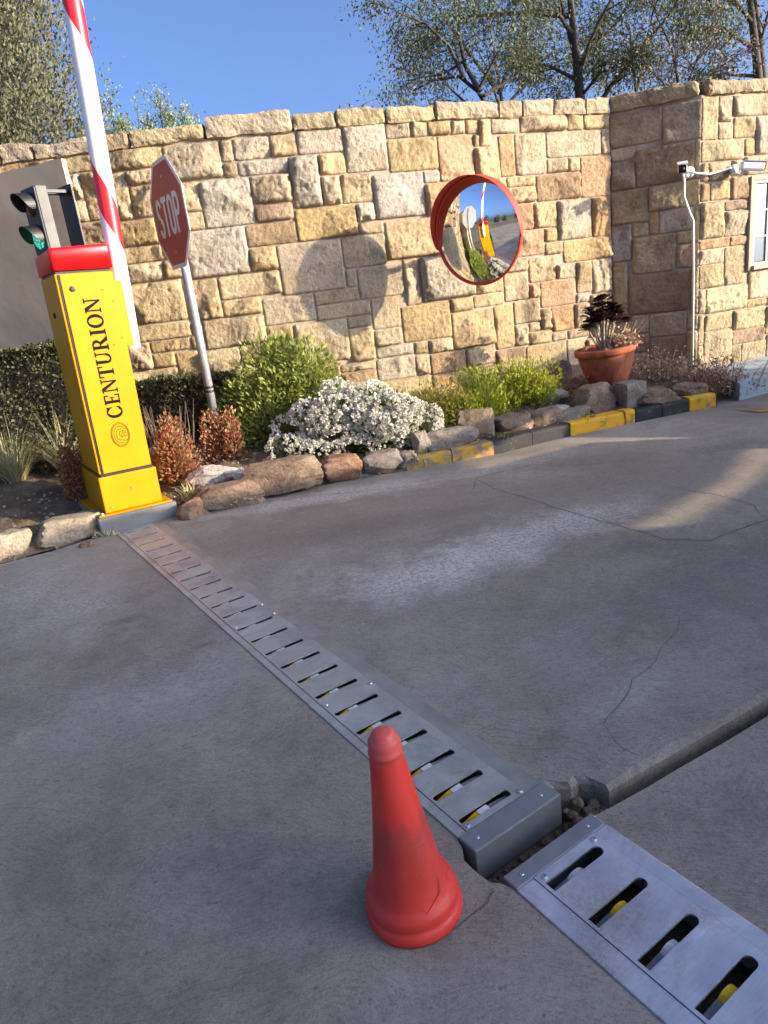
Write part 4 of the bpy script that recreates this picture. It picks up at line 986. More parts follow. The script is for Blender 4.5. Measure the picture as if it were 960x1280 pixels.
# ------------------------------------------------------------------ cone
def m_cone():
    t = NT('red_rubber'); v = t.coord('Object'); n = t.noise(v, 9, 5, 0.6); n2 = t.noise(t.coord('Object', (14, 14, 3)), 3, 5, 0.7)
    sx = t.N('SeparateXYZ'); t.L(t.N('TexCoord').outputs['Object'], sx.inputs[0])
    c = t.ramp(n, [(0.3, (0.56, 0.030, 0.018)), (0.7, (0.72, 0.050, 0.032))])
    dirt = t.math('ADD', t.math('SUBTRACT', 0.215, sx.outputs[2]), t.math('MULTIPLY', t.math('SUBTRACT', n2, 0.5), 0.14))
    dz = t.ramp(dirt, [(0.0, (0, 0, 0)), (0.035, (0.42,) * 3), (0.09, (0.26,) * 3), (0.16, (0.05,) * 3)])
    c = t.mix(dz, c, (0.12, 0.05, 0.042))
    sf = t.noise(t.coord('Object', (5, 5, 26)), 4, 6, 0.75, 1.0); c = t.mix(t.ramp(sf, [(0.58, (0, 0, 0)), (0.70, (0.5,) * 3)]), c, (0.50, 0.15, 0.12))
    mk = t.noise(t.coord('Object', (9, 9, 20)), 5, 5, 0.7, 1.5); c = t.mix(t.ramp(mk, [(0.64, (0, 0, 0)), (0.70, (0.6,) * 3)]), c, (0.10, 0.04, 0.035))
    top = t.ramp(sx.outputs[2], [(0.30, (0, 0, 0)), (0.325, (0.45,) * 3)])
    c = t.mix(top, c, (0.50, 0.13, 0.11))
    return t.fin(c, 0.5, 0, t.bump(t.noise(v, 60, 4), 0.12, 0.004), 0.4)
CONEM = m_cone()
cn = thing('traffic_cone', 'red rubber traffic cone with scuffed lower half, standing beside the spike strip', 'traffic cone', (-0.033, 0.912, 0.002))
cn.rotation_euler = (0, math.radians(-2.2), 0)
prof = [(.066, .0), (.080, .0), (.0825, .006), (.0825, .016), (.079, .022), (.0765, .024), (.0775, .029), (.0785, .040), (.0765, .047), (.070, .052), (.0665, .058), (.062, .072), (.0575, .092), (.050, .135), (.0425, .185), (.0352, .24), (.029, .29), (.0268, .308), (.0262, .314),
        (.0278, .316), (.0280, .319), (.0262, .321), (.0255, .330), (.0248, .338), (.0215, .342), (.0195, .343), (.0185, .349), (.0135, .353), (.0005, .354)]
cone = lathe('cone_body', prof, CONEM, cn, 64, (0, 0, 0), (0, 0, 0), True, 0.02, 3)
new_obj('seam', stroke_mesh('seam', [[(.018, .062), (.022, .052), (.050, .070), (.052, .088)]], .0022, lambda x, y, l: (x, -math.sqrt(max(.0001, (.0720 - .19 * max(0, y - .045)) ** 2 - x * x)), y), CONEM), cn)

# ------------------------------------------------------------------ planting
def unit(a): return a / np.maximum(np.linalg.norm(a, axis=1, keepdims=True), 1e-9)
def leaf_quads(P, D, Ln, Wr, fold=0.25):
    n = len(P); D = unit(D); R = unit(rng.normal(size=(n, 3))); S = unit(np.cross(D, R)); N = np.cross(S, D)
    Ln = np.broadcast_to(np.asarray(Ln, float).reshape(-1, 1), (n, 1)); W = Ln * Wr
    m = P + D * Ln * 0.45 - N * Ln * fold * 0.3
    V = np.stack([P, m + S * W, P + D * Ln, m - S * W], 1).reshape(-1, 3)
    return V, np.arange(4 * n).reshape(n, 4)
def leaves(name, P, D, Ln, Wr, mat, parent, fold=0.25, kind=None):
    V, Q = leaf_quads(P, D, Ln, Wr, fold)
    o = new_obj(name, mesh_np(name, V, Q, mat), parent)
    if kind: o['kind'] = kind
    return o
def many_tubes(name, lines, mat, parent, ns=5):
    V = []; F = []
    for pts, r in lines:
        v, f = tube_arrays(pts, r, ns, False); b = len(V); V += [tuple(q) for q in v]; F += [tuple(i + b for i in q) for q in f]
    o = new_obj(name, mesh(name, V, F, mat, True), parent)
    if name in ('stalk', 'bare_tip', 'dried_stalk'): o['kind'] = 'stuff'
    return o
def lump_points(n, rx, ry, h, k, lr, shell=0.55, seed=0):
    """points on k lumps that fill a half-dome rx x ry x h; returns points and outward directions"""
    r = np.random.default_rng(seed)
    c = unit(r.normal(size=(k, 3))); c[:, 2] = np.abs(c[:, 2]) * 0.95; c *= (r.random((k, 1)) ** 0.4) * 0.80
    cen = c * np.array([rx, ry, h]) + np.array([0, 0, h * 0.10])
    i = r.integers(0, k, n); d = unit(r.normal(size=(n, 3)))
    rad = lr * (0.7 + 0.6 * r.random((k, 1)))[i] * (1 - (1 - shell) * r.random((n, 1)) ** 1.6)
    P = cen[i] + d * rad * np.array([rx, ry, h]); keep = P[:, 2] > 0.004
    return P[keep], d[keep], cen
def bush(name, label, cat, loc, rx, ry, h, n, L, wr, mat, seed, k=14, lr=0.42, up=0.5, group=None, twig=True, shell=0.5, spread=0.8, part='foliage'):
    t = thing(name, label, cat, loc, 0, group)
    P, d, cen = lump_points(n, rx, ry, h, k, lr, shell, seed)
    D = d + np.array([0, 0, up]) + rng.normal(size=d.shape) * spread * 0.5
    leaves(part, P, D, L * (0.6 + 0.8 * rng.random(len(P))), wr, mat, t)
    if twig:
        ln = []
        for c in cen:
            b = Vector((c[0] * .25, c[1] * .25, -.02)); e = Vector(c)
            ln.append(([b, b.lerp(e, .5) + Vector((0, 0, .02)), e + Vector((0, 0, h * .12))], [.006, .0045, .002]))
        many_tubes('stem', ln, TWIG, t)
    return t
DKGREEN = m_leaf('dark_hedge_leaf', [(0.035, 0.038, 0.014), (0.065, 0.068, 0.026), (0.115, 0.11, 0.05), (0.085, 0.085, 0.032)], 0.5, 0.2)
GREEN = m_leaf('fresh_green_leaf', [(0.14, 0.18, 0.035), (0.24, 0.29, 0.055), (0.35, 0.38, 0.09), (0.19, 0.23, 0.05)])
YGREEN = m_leaf('yellow_green_leaf', [(0.18, 0.22, 0.02), (0.30, 0.34, 0.03), (0.42, 0.44, 0.05), (0.25, 0.28, 0.03)])
OLIVE = m_leaf('olive_yellow_leaf', [(0.18, 0.16, 0.03), (0.28, 0.24, 0.045), (0.36, 0.31, 0.06), (0.20, 0.21, 0.035)])
REDLEAF = m_leaf('red_bronze_leaf', [(0.23, 0.05, 0.035), (0.36, 0.12, 0.075), (0.46, 0.27, 0.14), (0.30, 0.26, 0.09), (0.33, 0.08, 0.065)])
STRAW = m_leaf('straw_blade', [(0.42, 0.37, 0.19), (0.56, 0.50, 0.29), (0.36, 0.35, 0.15), (0.62, 0.57, 0.38)], 0.6, 0.25)
DRY = m_leaf('dry_stalk', [(0.26, 0.16, 0.10), (0.38, 0.25, 0.16), (0.48, 0.34, 0.22), (0.20, 0.13, 0.085)], 0.8, 0.15)
PETAL = m_leaf('white_petal', [(0.72, 0.68, 0.58), (0.80, 0.77, 0.69), (0.62, 0.60, 0.48)], 0.6, 0.3)
FLEAF = m_leaf('flower_bush_leaf', [(0.04, 0.07, 0.02), (0.08, 0.12, 0.035), (0.13, 0.17, 0.05), (0.06, 0.09, 0.03)])
AEO = m_leaf('dark_maroon_leaf', [(0.018, 0.008, 0.009), (0.040, 0.014, 0.016), (0.075, 0.03, 0.026)], 0.35, 0.1)

# clipped hedge at the left, and the shaded low hedge behind the bollard
def hedge(name, label, loc, sx, sy, h, n, seed):
    t = thing(name, label, 'hedge', loc)
    r = np.random.default_rng(seed)
    P = np.stack([(r.random(n) - .5) * sx, (r.random(n) - .5) * sy, r.random(n) * h], 1)
    face = r.integers(0, 4, n); j = r.random(n) ** 2 * .07
    P[face == 0, 1] = -sy / 2 + j[face == 0]; P[face == 1, 2] = h - j[face == 1]; P[face == 2, 0] = sx / 2 - j[face == 2]
    wob = np.array([.05 * fbm(Vector((p[0] * 4, p[1] * 4, p[2] * 4 + seed)), 3) for p in P])
    P[:, 1] -= wob; P[:, 2] += wob * .8 * (P[:, 2] / h)
    D = r.normal(size=(n, 3)) * .8 + np.array([0.1, -.45, .45])
    leaves('foliage', P, D, .017 + .012 * r.random(n), .36, DKGREEN, t)
    ln = []
    for i in range(26):
        x = (r.random() - .5) * sx * .9; y = (r.random() - .5) * sy * .8
        ln.append(([(x, y, -.06), (x + r.normal() * .04, y + r.normal() * .03, h * .5), (x + r.normal() * .08, y + r.normal() * .05, h * .93)], [.008, .006, .002]))
    many_tubes('stem', ln, TWIG, t)
    return t
hedge('hedge', 'dense dark green clipped hedge at the left edge, below the plastered wall end', (-2.42, 4.44, .14), 1.45, .40, .78, 26000, 3)
hedge('hedge', 'low shaded dark hedge at the wall foot, between the yellow bollard and the stop sign', (-1.22, 4.62, .16), .72, .25, .44, 9000, 8)

bush('red_shrub', 'small red leaved shrub just left of the yellow bollard', 'shrub', (-1.66, 3.74, .10), .085, .085, .30, 2000, .021, .28, REDLEAF, 31, 10, .5, .9, 'red leaved shrubs')
t_ = bush('red_shrub', 'bushy red and bronze shrub with bare tips, right of the yellow bollard', 'shrub', (-1.165, 3.92, .10), .155, .13, .33, 5200, .022, .28, REDLEAF, 33, 18, .42, .9, 'red leaved shrubs')
ln = []
for i in range(34):
    x, y = random.uniform(-.14, .14), random.uniform(-.1, .1)
    b = Vector((x, y, .20)); ln.append(([b, b + Vector((x * .15, 0, .09)), b + Vector((x * .3 + random.uniform(-.02, .02), 0, random.uniform(.14, .24)))], [.0022, .0018, .001]))
many_tubes('bare_tip', ln, TWIG, t_)
bush('red_shrub', 'dark red shrub at the foot of the stop sign pole', 'shrub', (-.90, 4.12, .13), .135, .11, .31, 4000, .021, .28, REDLEAF, 37, 14, .45, .8, 'red leaved shrubs')

bush('green_shrub', 'bright green feathery shrub behind the white flowers', 'shrub', (-.54, 4.45, .12), .50, .27, .60, 21000, .036, .17, GREEN, 43, 38, .33, .35)
bush('flowering_shrub', 'small white flowered shrub half hidden at the wall behind the stop sign pole', 'shrub', (-.93, 4.62, .30), .13, .1, .30, 1300, .02, .5, m_leaf('pale_grey_leaf', [(0.32, 0.34, 0.26), (0.5, 0.5, 0.44), (0.16, 0.2, 0.1)]), 44, 10, .45, .4)

# candytuft: leaves, and round heads of small white petals
fl = thing('white_flower_bush', 'spreading bush covered with small white flower heads in front of the green shrub', 'flowers', (-.12, 4.08, .07))
P, d, cen = lump_points(15000, .53, .245, .38, 52, .29, .45, 58)
leaves('foliage', P, d + np.array([0, -.1, .7]) + rng.normal(size=d.shape) * .5, .022 + .012 * rng.random(len(P)), .22, FLEAF, fl)
many_tubes('stem', [([(c[0] * .3, c[1] * .3, -.03), tuple(c * .7), tuple(c)], [.005, .004, .002]) for c in cen], TWIG, fl)
P, d, _ = lump_points(20000, .55, .265, .40, 52, .30, .93, 58)
score = d[:, 2] * .6 - d[:, 1] * .9 + d[:, 0] * .25 + rng.normal(size=len(d)) * .4
keep = (score > .2)
P = P[keep]; d = d[keep]
# thin out where heads bury each other
sel = []
grid = {}
for i in range(len(P)):
    key = tuple((P[i] / .0192).astype(int))
    if key in grid: continue
    lowshade = P[i][2] < .10 and rng.random() < .6
    nz_ = mnoise.noise(Vector((P[i][0] * 9, P[i][1] * 9, P[i][2] * 9)))
    if lowshade or nz_ < -.24: continue
    grid[key] = 1; sel.append(i)
P = P[sel]; d = unit(d[sel] + np.array([0, -.2, .5])); nh = len(P)
PP = []; DD = []; LL = []
for i in range(nh):
    m = 12; r = .0085 + .0075 * rng.random()
    q = unit(rng.normal(size=(m, 3)) * .75 + d[i] * .8)
    PP.append(P[i] + q * r * .5); DD.append(q + rng.normal(size=(m, 3)) * .5); LL.append(np.full(m, r * 1.0))
o = leaves('flower_heads', np.vstack(PP), np.vstack(DD), np.concatenate(LL), .62, PETAL, fl, .1, 'stuff')

bush('yellow_green_shrub', 'dull olive yellow low shrub touching the white flowers', 'shrub', (.45, 4.36, .09), .22, .16, .32, 5200, .021, .2, OLIVE, 61, 18, .42, .9, 'yellow green shrubs')
bush('yellow_green_shrub', 'middle of the three yellow green low shrubs', 'shrub', (.67, 4.47, .10), .28, .18, .31, 6500, .023, .2, YGREEN, 62, 20, .40, 1.0, 'yellow green shrubs')
bush('yellow_green_shrub', 'brightest yellow green low shrub, nearest the terracotta pot', 'shrub', (.97, 4.60, .12), .31, .19, .30, 7500, .023, .2, YGREEN, 63, 20, .40, 1.0, 'yellow green shrubs')

def grass_tuft(label, loc, n, L, spread, seed):
    t = thing('grass_tuft', label, 'grass', loc, 0, 'straw coloured grass tufts')
    r = np.random.default_rng(seed); V = []; F = []
    for i in range(n):
        a = r.random() * 2 * PI; out = r.random() ** .7 * spread; l = L * (.5 + .6 * r.random())
        b = np.array([math.cos(a), math.sin(a), 0]); s = np.array([-math.sin(a), math.cos(a), 0]); w = .0028 + .002 * r.random()
        p0 = b * .03 * r.random()
        for k in range(5):
            f = k / 4; p = p0 + b * l * out * (f * .5 + f * f * .6) + np.array([0, 0, l * (f - out * .55 * f * f * f)]) + s * .015 * math.sin(f * 3 + i)
            ww = w * (1 - f * .92); V += [p + s * ww, p - s * ww]
            if k: q = len(V) - 4; F.append([q, q + 1, q + 3, q + 2])
    new_obj('blades', mesh_np('blades', np.array(V), np.array(F), STRAW), t)['kind'] = 'stuff'
grass_tuft('pale straw coloured grass tuft at the left edge, in front of the hedge', (-2.20, 4.16, .10), 420, .47, .85, 5)
grass_tuft('thin straw coloured grass tuft against the left side of the yellow bollard', (-1.90, 4.20, .13), 200, .46, .8, 6)
grass_tuft('short dry grass tuft between the yellow bollard and the long flat rock', (-1.03, 3.62, .04), 60, .13, .9, 7)

def drymat(label, loc, rx, ry, h, n, seed):
    t = thing('dry_plant', label, 'dry plant', loc, 0, 'dried up plants at the gatehouse foot')
    r = np.random.default_rng(seed)
    P = np.stack([r.normal(size=n) * rx * .5, r.normal(size=n) * ry * .5, np.abs(r.normal(size=n)) * h * .42], 1)
    P[:, 2] *= np.exp(-(P[:, 0] / rx) ** 2)
    leaves('dry_leaves', P, r.normal(size=(n, 3)) + np.array([0, 0, .6]), .016 + .014 * r.random(n), .25, DRY, t)
    many_tubes('stalk', [([(x, y, -.02), (x * 1.15, y * 1.1, h * .4), (x * 1.3 + r.normal() * .03, y * 1.2, h * (.6 + .5 * r.random()))], [.003, .0025, .0012]) for x, y in zip(r.normal(size=50) * rx * .45, r.normal(size=50) * ry * .45)], DRY, t)
drymat('dry brown trailing plant spilling over the yellow kerb corner', (2.40, 4.72, .05), .20, .14, .24, 1500, 71)
drymat('dry brown ground plant below the shaded gatehouse wall, right of the pot', (2.12, 5.10, .13), .36, .18, .18, 2000, 72)
drymat('dry litter of stalks between the yellow green shrub and the pot', (1.40, 4.90, .16), .22, .16, .09, 900, 73)

# ------------------------------------------------------------------ rocks along the bed
def rock(label, loc, w, d, h, mat, seed, rz=0.0, facet=0.55, ry=0.0):
    bm = bmesh.new(); bmesh.ops.create_icosphere(bm, subdivisions=4, radius=1.0)
    q = random.Random(seed); planes = []
    for k in range(15):
        v = Vector((q.gauss(0, 1), q.gauss(0, 1), q.gauss(0, 1))).normalized(); planes.append((v, q.uniform(.56, .90)))
    planes += [(Vector((0, 0, 1)), q.uniform(.62, .8)), (Vector((0, -1, .15)).normalized(), q.uniform(.65, .82))]
    for v in bm.verts:
        p = v.co.normalized(); r = 1.05
        for n, c in planes:
            dn = p.dot(n)
            if dn > .05: r = min(r, c / dn * (1 if facet else 1))
        r = r * facet + (1 - facet) * (0.9 * r ** .3)
        r *= 1 + .09 * fbm(p * 2.6 + Vector((seed * 1.3, 0, 0)), 5) + .03 * mnoise.noise(Vector((p.x * 5, p.y * 5, p.z * 17)))
        s = p * r; s.x = math.copysign(abs(s.x) ** .85, s.x)
        v.co = Vector((s.x * w / 1.75, s.y * d / 1.75, s.z * h / 1.55))
    zmin = min(v.co.z for v in bm.verts)
    for v in bm.verts: v.co.z = v.co.z - zmin * .82
    o = new_obj('rock', bm_mesh('rock', bm, mat), None, loc, (0, ry, rz))
    for p in o.data.polygons: p.use_smooth = True
    o.data.set_sharp_from_angle(angle=math.radians(24))
    return tag(o, label, 'rock', 'rocks edging the flower bed')
RK = [
 ('tan rock cut by the left edge of the photo', (-1.83, 3.22, -.02), .20, .16, .17, ROCK_TAN, .3),
 ('large smooth tan rock left of the bollard foot', (-1.58, 3.36, -.01), .34, .20, .155, ROCK_TAN, .45),
 ('small reddish stone in front of the large tan rock by the bollard foot', (-1.44, 3.17, -.01), .07, .06, .06, ROCK_RED, .2),
 ('rounded orange brown rock against the right corner of the bollard foot', (-.985, 3.46, -.01), .125, .11, .13, ROCK_RED, .9),
 ('long flat grey tan slab rock right of the bollard foot', (-.80, 3.56, .02), .36, .17, .135, ROCK_BROWN, .15),
 ('white flecked granite rock behind the long flat slab rock', (-.93, 3.78, .07), .25, .14, .13, ROCK_PALE, .1),
 ('small pale stone touching the white flecked granite rock', (-.79, 3.80, .08), .10, .08, .09, ROCK_PALE, .5),
 ('largest brown boulder, below the left end of the white flowers', (-.50, 3.70, .02), .42, .24, .205, ROCK_BROWN, .12),
 ('rounded reddish brown rock right of the largest boulder', (-.20, 3.78, .03), .24, .17, .14, ROCK_RED, .1),
 ('grey rounded rock under the middle of the white flowers', (.03, 3.84, .04), .20, .15, .13, ROCK_GREY, .2),
 ('small low grey rock under the right part of the white flowers', (.165, 3.86, .04), .12, .11, .09, ROCK_GREY, .3),
 ('upright narrow grey rock at the right end of the white flowers', (.27, 3.95, .05), .115, .12, .17, ROCK_GREY, .3),
 ('layered grey rock above the faded yellow kerb', (.445, 3.99, .06), .26, .17, .15, ROCK_GREY, .25),
 ('tall brown grey rock between the two yellow kerb stretches, under the olive shrub', (.625, 4.11, .06), .25, .18, .20, ROCK_BROWN, .3),
 ('long layered brown rock below the brightest yellow green shrub', (.86, 4.20, .06), .31, .18, .165, ROCK_BROWN, .35),
 ('sloping brown rock right of the long layered one', (1.07, 4.25, .07), .21, .16, .145, ROCK_BROWN, .4),
 ('grey stone on top of the small pile left of the pot', (1.235, 4.60, .125), .17, .14, .115, ROCK_GREY, .2),
 ('pale bluish stone at the bottom of the small pile left of the pot', (1.215, 4.44, .085), .155, .12, .09, ROCK_PALE, .5),
 ('low flat grey rock lying on the kerb edge before the stone pile', (1.27, 4.30, .07), .225, .13, .10, ROCK_GREY, .4),
 ('big rough brown boulder under the terracotta pot', (1.475, 4.50, .06), .32, .24, .225, ROCK_BROWN, .3),
 ('wide brown rock right of the square grey block', (1.87, 4.47, .06), .26, .18, .15, ROCK_BROWN, .35),
 ('flat brown rock at the last yellow kerb block', (2.10, 4.58, .06), .23, .18, .12, ROCK_BROWN, .2),
 ('dark rock leaning on the wall left of the pot', (1.40, 5.06, .20), .19, .12, .17, ROCK_GREY, .2),
]
for i, (lb, lo, w, d, h, m_, rz) in enumerate(RK):
    rock(lb, (lo[0], lo[1], lo[2] - .022), w * 1.15, d * 1.1, h * .98, m_, 200 + i * 7, rz, .97 if i not in (1, 8) else .75, -.35 if i == 22 else 0)
o = new_obj('stone_block', rough_block(.16, .14, .175, .006, 77, .02, ROCK_GREY, 'stone_block'), None, (1.685, 4.45, .06), (0, 0, .35))
tag(o, 'square grey cut block set upright among the rocks below the pot', 'block')
# pebbles on the soil
pb = bmesh.new()
for i in range(90):
    x = random.uniform(-2.2, -.6); y = random.uniform(3.35, 3.9) if x > -1.5 else random.uniform(3.1, 3.8)
    if -1.5 < x < -1.0: continue
    r = random.uniform(.004, .013); lump(pb, (x, y, bed_z(x, y) + .002), r, i)
tag(new_obj('pebbles', bm_mesh('pebbles', pb, ROCK_TAN)), kind='stuff')

# ------------------------------------------------------------------ terracotta pot and its plant
pt = thing('terracotta_pot', 'weathered terracotta bowl pot standing on the rocks before the gatehouse corner', 'pot', (1.665, 4.79, .185))
pt.rotation_euler = (0, math.radians(-4), 0)
lathe('pot_body', [(.0005, .0), (.118, .0), (.124, .004), (.150, .07), (.174, .14), (.186, .195), (.188, .205), (.193, .208), (.206, .214), (.209, .224), (.209, .244), (.203, .253), (.192, .256), (.184, .250), (.180, .235), (.176, .20), (.0005, .20)], TERRA, pt, 64, (0, 0, 0), (0, 0, 0), True, .012, 4)
lathe('pot_soil', [(.178, .222), (.12, .232), (.06, .236), (.0005, .238)], SOIL, pt, 32, wob=.03)
r = np.random.default_rng(5); n = 420
P = np.stack([.09 + r.normal(size=n) * .05, r.normal(size=n) * .07, .24 + np.abs(r.normal(size=n)) * .05], 1)
sc = thing('succulent', 'dark maroon branching succulent with dry stalks, growing in the terracotta pot', 'potted plant', (1.665, 4.79, .185))
leaves('dried_leaves', P, r.normal(size=(n, 3)) + np.array([.3, 0, .6]), .022 + .018 * r.random(n), .3, DRY, sc)
many_tubes('dried_stalk', [([(.08, 0, .22), (.10 + .03 * i, .01 * i, .31), (.10 + .055 * i, .02, .37 + .012 * i)], [.003, .0025, .0015]) for i in range(5)], DRY, sc)
heads = [(-.05, -.06, .44, .055), (.045, -.05, .475, .05), (-.115, -.04, .425, .05), (-.135, -.03, .385, .052), (-.085, .02, .455, .055), (-.02, -.04, .465, .062), (-.06, -.02, .52, .05), (.03, .0, .505, .055), (.075, .02, .455, .05), (-.015, .05, .56, .045), (.125, -.01, .405, .045), (.02, -.06, .42, .048), (-.10, .05, .50, .04)]
many_tubes('stem', [([(-.02 + .01 * (i % 3), .01 * (i % 4 - 2), .22), (x * .55 - .01, y * .5, .22 + (z - .22) * .35), (x * .95, y, z - .03), (x, y, z)], [.010, .008, .007, .006]) for i, (x, y, z, _) in enumerate(heads)], simple('succulent_stem', (0.30, 0.25, 0.18), .8, 0, .2, 30, .2), sc, 7)
for x, y, z, R in heads:
    R *= 1.5
    V = []; F = []
    for k in range(34):
        f = k / 34; a = k * 2.39996; el = math.radians(78 - 70 * f); l = R * (.45 + .75 * f)
        d = np.array([math.cos(a) * math.cos(el), math.sin(a) * math.cos(el), math.sin(el)]); s = np.array([-math.sin(a), math.cos(a), 0]); u = np.cross(d, s)
        w = l * .30; b = len(V); o_ = np.array([0, 0, -.012 * f])
        V += [o_ + d * l * .1, o_ + d * l * .6 + s * w * .75, o_ + d * l * .86 + s * w - u * l * .08, o_ + d * l * 1.02 - u * l * .10, o_ + d * l * .86 - s * w - u * l * .08, o_ + d * l * .6 - s * w * .75]
        F.append([b, b + 1, b + 2, b + 3, b + 4, b + 5])
    ro = new_obj('rosette', mesh_np('rosette', np.array(V), np.array(F), AEO), sc, (x, y, z), (random.uniform(-.35, .35), random.uniform(-.35, .35), random.uniform(0, 6)))

# fallen leaves and dry litter over the soil, between the rocks
n = 2600; r = np.random.default_rng(77); fx = r.random(n); P = []
for i in range(n):
    a = plin(FRONT, .12 + fx[i] * .86); b = plin(BACK, .12 + fx[i] * .86); p = a.lerp(b, .01 + .5 * r.random() ** 1.7); P.append((p.x, p.y, 0))
P = np.array(P)
BV = np.array(V_BED)
for i in range(n):
    P[i, 2] = BV[np.argmin((BV[:, 0] - P[i, 0]) ** 2 + (BV[:, 1] - P[i, 1]) ** 2), 2] + .004
D = r.normal(size=(n, 3)); D[:, 2] = np.abs(D[:, 2]) * .25
tag(leaves('leaf_litter', P, D, .012 + .014 * r.random(n), .3, DRY, None), kind='stuff')
# small weeds at the kerb and along the wall foot
WEED = GREEN
q = random.Random(15)
for i, (x, y) in enumerate([(-.98, 3.60), (-.63, 3.74), (-.30, 3.77), (.22, 3.86), (.76, 4.03), (-1.40, 3.30), (1.36, 4.25)]):
    t = thing('weed', ['weed sprouting beside the orange brown rock', 'weed between the flat slab rock and the largest boulder', 'weed between the largest boulder and the reddish rock', 'weed at the small low grey rock', 'weed above the black kerb', 'weed at the left corner of the bollard foot', 'weed at the yellow kerb below the pot'][i], 'weed', (x, y, .045 if x > -1.2 else .0), 0, 'weeds along the kerb')
    m = 70; P = r.normal(size=(m, 3)) * np.array([.03, .02, .0]); D = r.normal(size=(m, 3)) * .7 + np.array([0, -.1, .9])
    leaves('blades', P, D, .03 + .035 * r.random(m), .09, STRAW if i % 2 else WEED, t)

# ------------------------------------------------------------------ trees behind the wall
def grow(line, r0, depth, q, out, tips, spread=.6, droop=0.0, kids=5, shrink=.5, stepn=5, up=.15):
    """line: polyline of a limb; adds it and random side branches to out; collects twig ends in tips"""
    pts = [Vector(p) for p in line]
    rad = [r0 * (1 - .8 * i / (len(pts) - 1)) for i in range(len(pts))]
    out.append((pts, rad))
    if depth == 0:
        for i in range(1, len(pts)): tips.append((pts[i], (pts[i] - pts[i - 1]).normalized()))
        return
    Ltot = sum((b - a).length for a, b in zip(pts[:-1], pts[1:]))
    for k in range(kids):
        f = q.uniform(.25, 1.0) if k else 1.0
        x = f * (len(pts) - 1); i = min(int(x), len(pts) - 2); p = pts[i].lerp(pts[i + 1], x - i); d = (pts[i + 1] - pts[i]).normalized()
        dv = (d + Vector((q.gauss(0, spread), q.gauss(0, spread), q.gauss(up, spread * .7)))).normalized()
        L = Ltot * shrink * q.uniform(.55, 1.1); ln = [p]
        for s in range(stepn):
            dv = (dv + Vector((q.gauss(0, .18), q.gauss(0, .18), q.gauss(-droop, .12)))).normalized(); ln.append(ln[-1] + dv * L / stepn)
        grow(ln, max(.004, rad[i] * .42), depth - 1, q, out, tips, spread, droop * 1.4, max(3, kids - 1), shrink, max(3, stepn - 1), up * .6)
def tree(label, limbs, mat, seed, L, wr, per, group=None, droop=.1, depth=2, kids=6, leafdroop=.3, spread=.6, base=None, shrink=.5, jit=.1, name='tree', extra=None, up=.15):
    q = random.Random(seed); out = []; tips = []
    for ln, r in limbs: grow(ln, r, depth, q, out, tips, spread, droop, kids, shrink, 5, up)
    b = base or (limbs[0][0][0][0], limbs[0][0][0][1], -.1)
    t = thing(name, label, 'tree', b, 0, group)
    o = Vector(b)
    first = limbs[0][0][0]
    out.append(([(first[0], first[1], -.12), (first[0], first[1], first[2] * .5), first], [limbs[0][1] * 1.5, limbs[0][1] * 1.2, limbs[0][1]]))
    many_tubes('trunk', [([Vector(p) - o for p in pts], rad) for pts, rad in out], BARK, t, 6)
    r = np.random.default_rng(seed)
    T = np.array([tuple(p - o) for p, d in tips]); D = np.array([tuple(d) for p, d in tips])
    i = np.repeat(np.arange(len(T)), per); n = len(i)
    P = T[i] + r.normal(size=(n, 3)) * jit
    dd = D[i] * .6 + r.normal(size=(n, 3)) * .6 + np.array([0, 0, -leafdroop])
    leaves('crown', P, dd, L * (.55 + .8 * r.random(n)), wr, mat, t)
    return t
EUC = m_leaf('grey_green_leaf', [(0.055, 0.07, 0.03), (0.095, 0.112, 0.05), (0.13, 0.145, 0.07), (0.14, 0.125, 0.075)], .5, .25)
EUC2 = m_leaf('olive_leaf', [(0.055, 0.075, 0.024), (0.10, 0.125, 0.042), (0.15, 0.175, 0.065)], .5, .25)
PODS = m_leaf('dry_pod', [(0.12, 0.085, 0.06), (0.20, 0.15, 0.11), (0.26, 0.20, 0.15)], .7, .1)
CONI = m_leaf('grey_cypress_spray', [(0.065, 0.068, 0.038), (0.115, 0.115, 0.065), (0.165, 0.16, 0.092), (0.13, 0.118, 0.068)], .7, .15)
SAP = m_leaf('pale_sapling_leaf', [(0.17, 0.22, 0.11), (0.25, 0.31, 0.17), (0.33, 0.38, 0.24)], .5, .4)
W = lambda L_, Y, dy=0.0: [(x, Y + dy * i, z) for i, (x, z) in enumerate(L_)]
t1 = [(W([(2.96, 1.2), (2.91, 2.23), (2.86, 2.91), (2.83, 3.32), (2.79, 3.79), (2.74, 4.39), (2.70, 5.2)], 9.0), .075),
      (W([(2.92, 2.05), (3.0, 2.6), (3.18, 2.86), (3.57, 3.23), (4.03, 3.65), (4.38, 3.99)], 9.0, -.05), .04),
      (W([(2.84, 3.16), (3.07, 3.33), (3.35, 3.53), (3.57, 3.78)], 9.0, .08), .035),
      (W([(2.81, 3.44), (2.58, 3.7), (2.23, 3.96)], 9.0, -.1), .03),
      (W([(2.85, 2.99), (2.56, 3.19), (2.33, 3.29)], 9.0, .1), .025),
      (W([(2.81, 3.63), (2.22, 3.76), (1.69, 3.83), (1.42, 3.82)], 9.0, .12), .03),
      (W([(2.86, 2.8), (3.05, 3.0), (3.3, 3.05)], 9.0, -.15), .022)]
tree('tall tree with a straight dark trunk and open crown, right of the mirror', t1, EUC, 5, .042, .18, 24, 'trees behind the wall', .06, 2, 6, .55, .55)
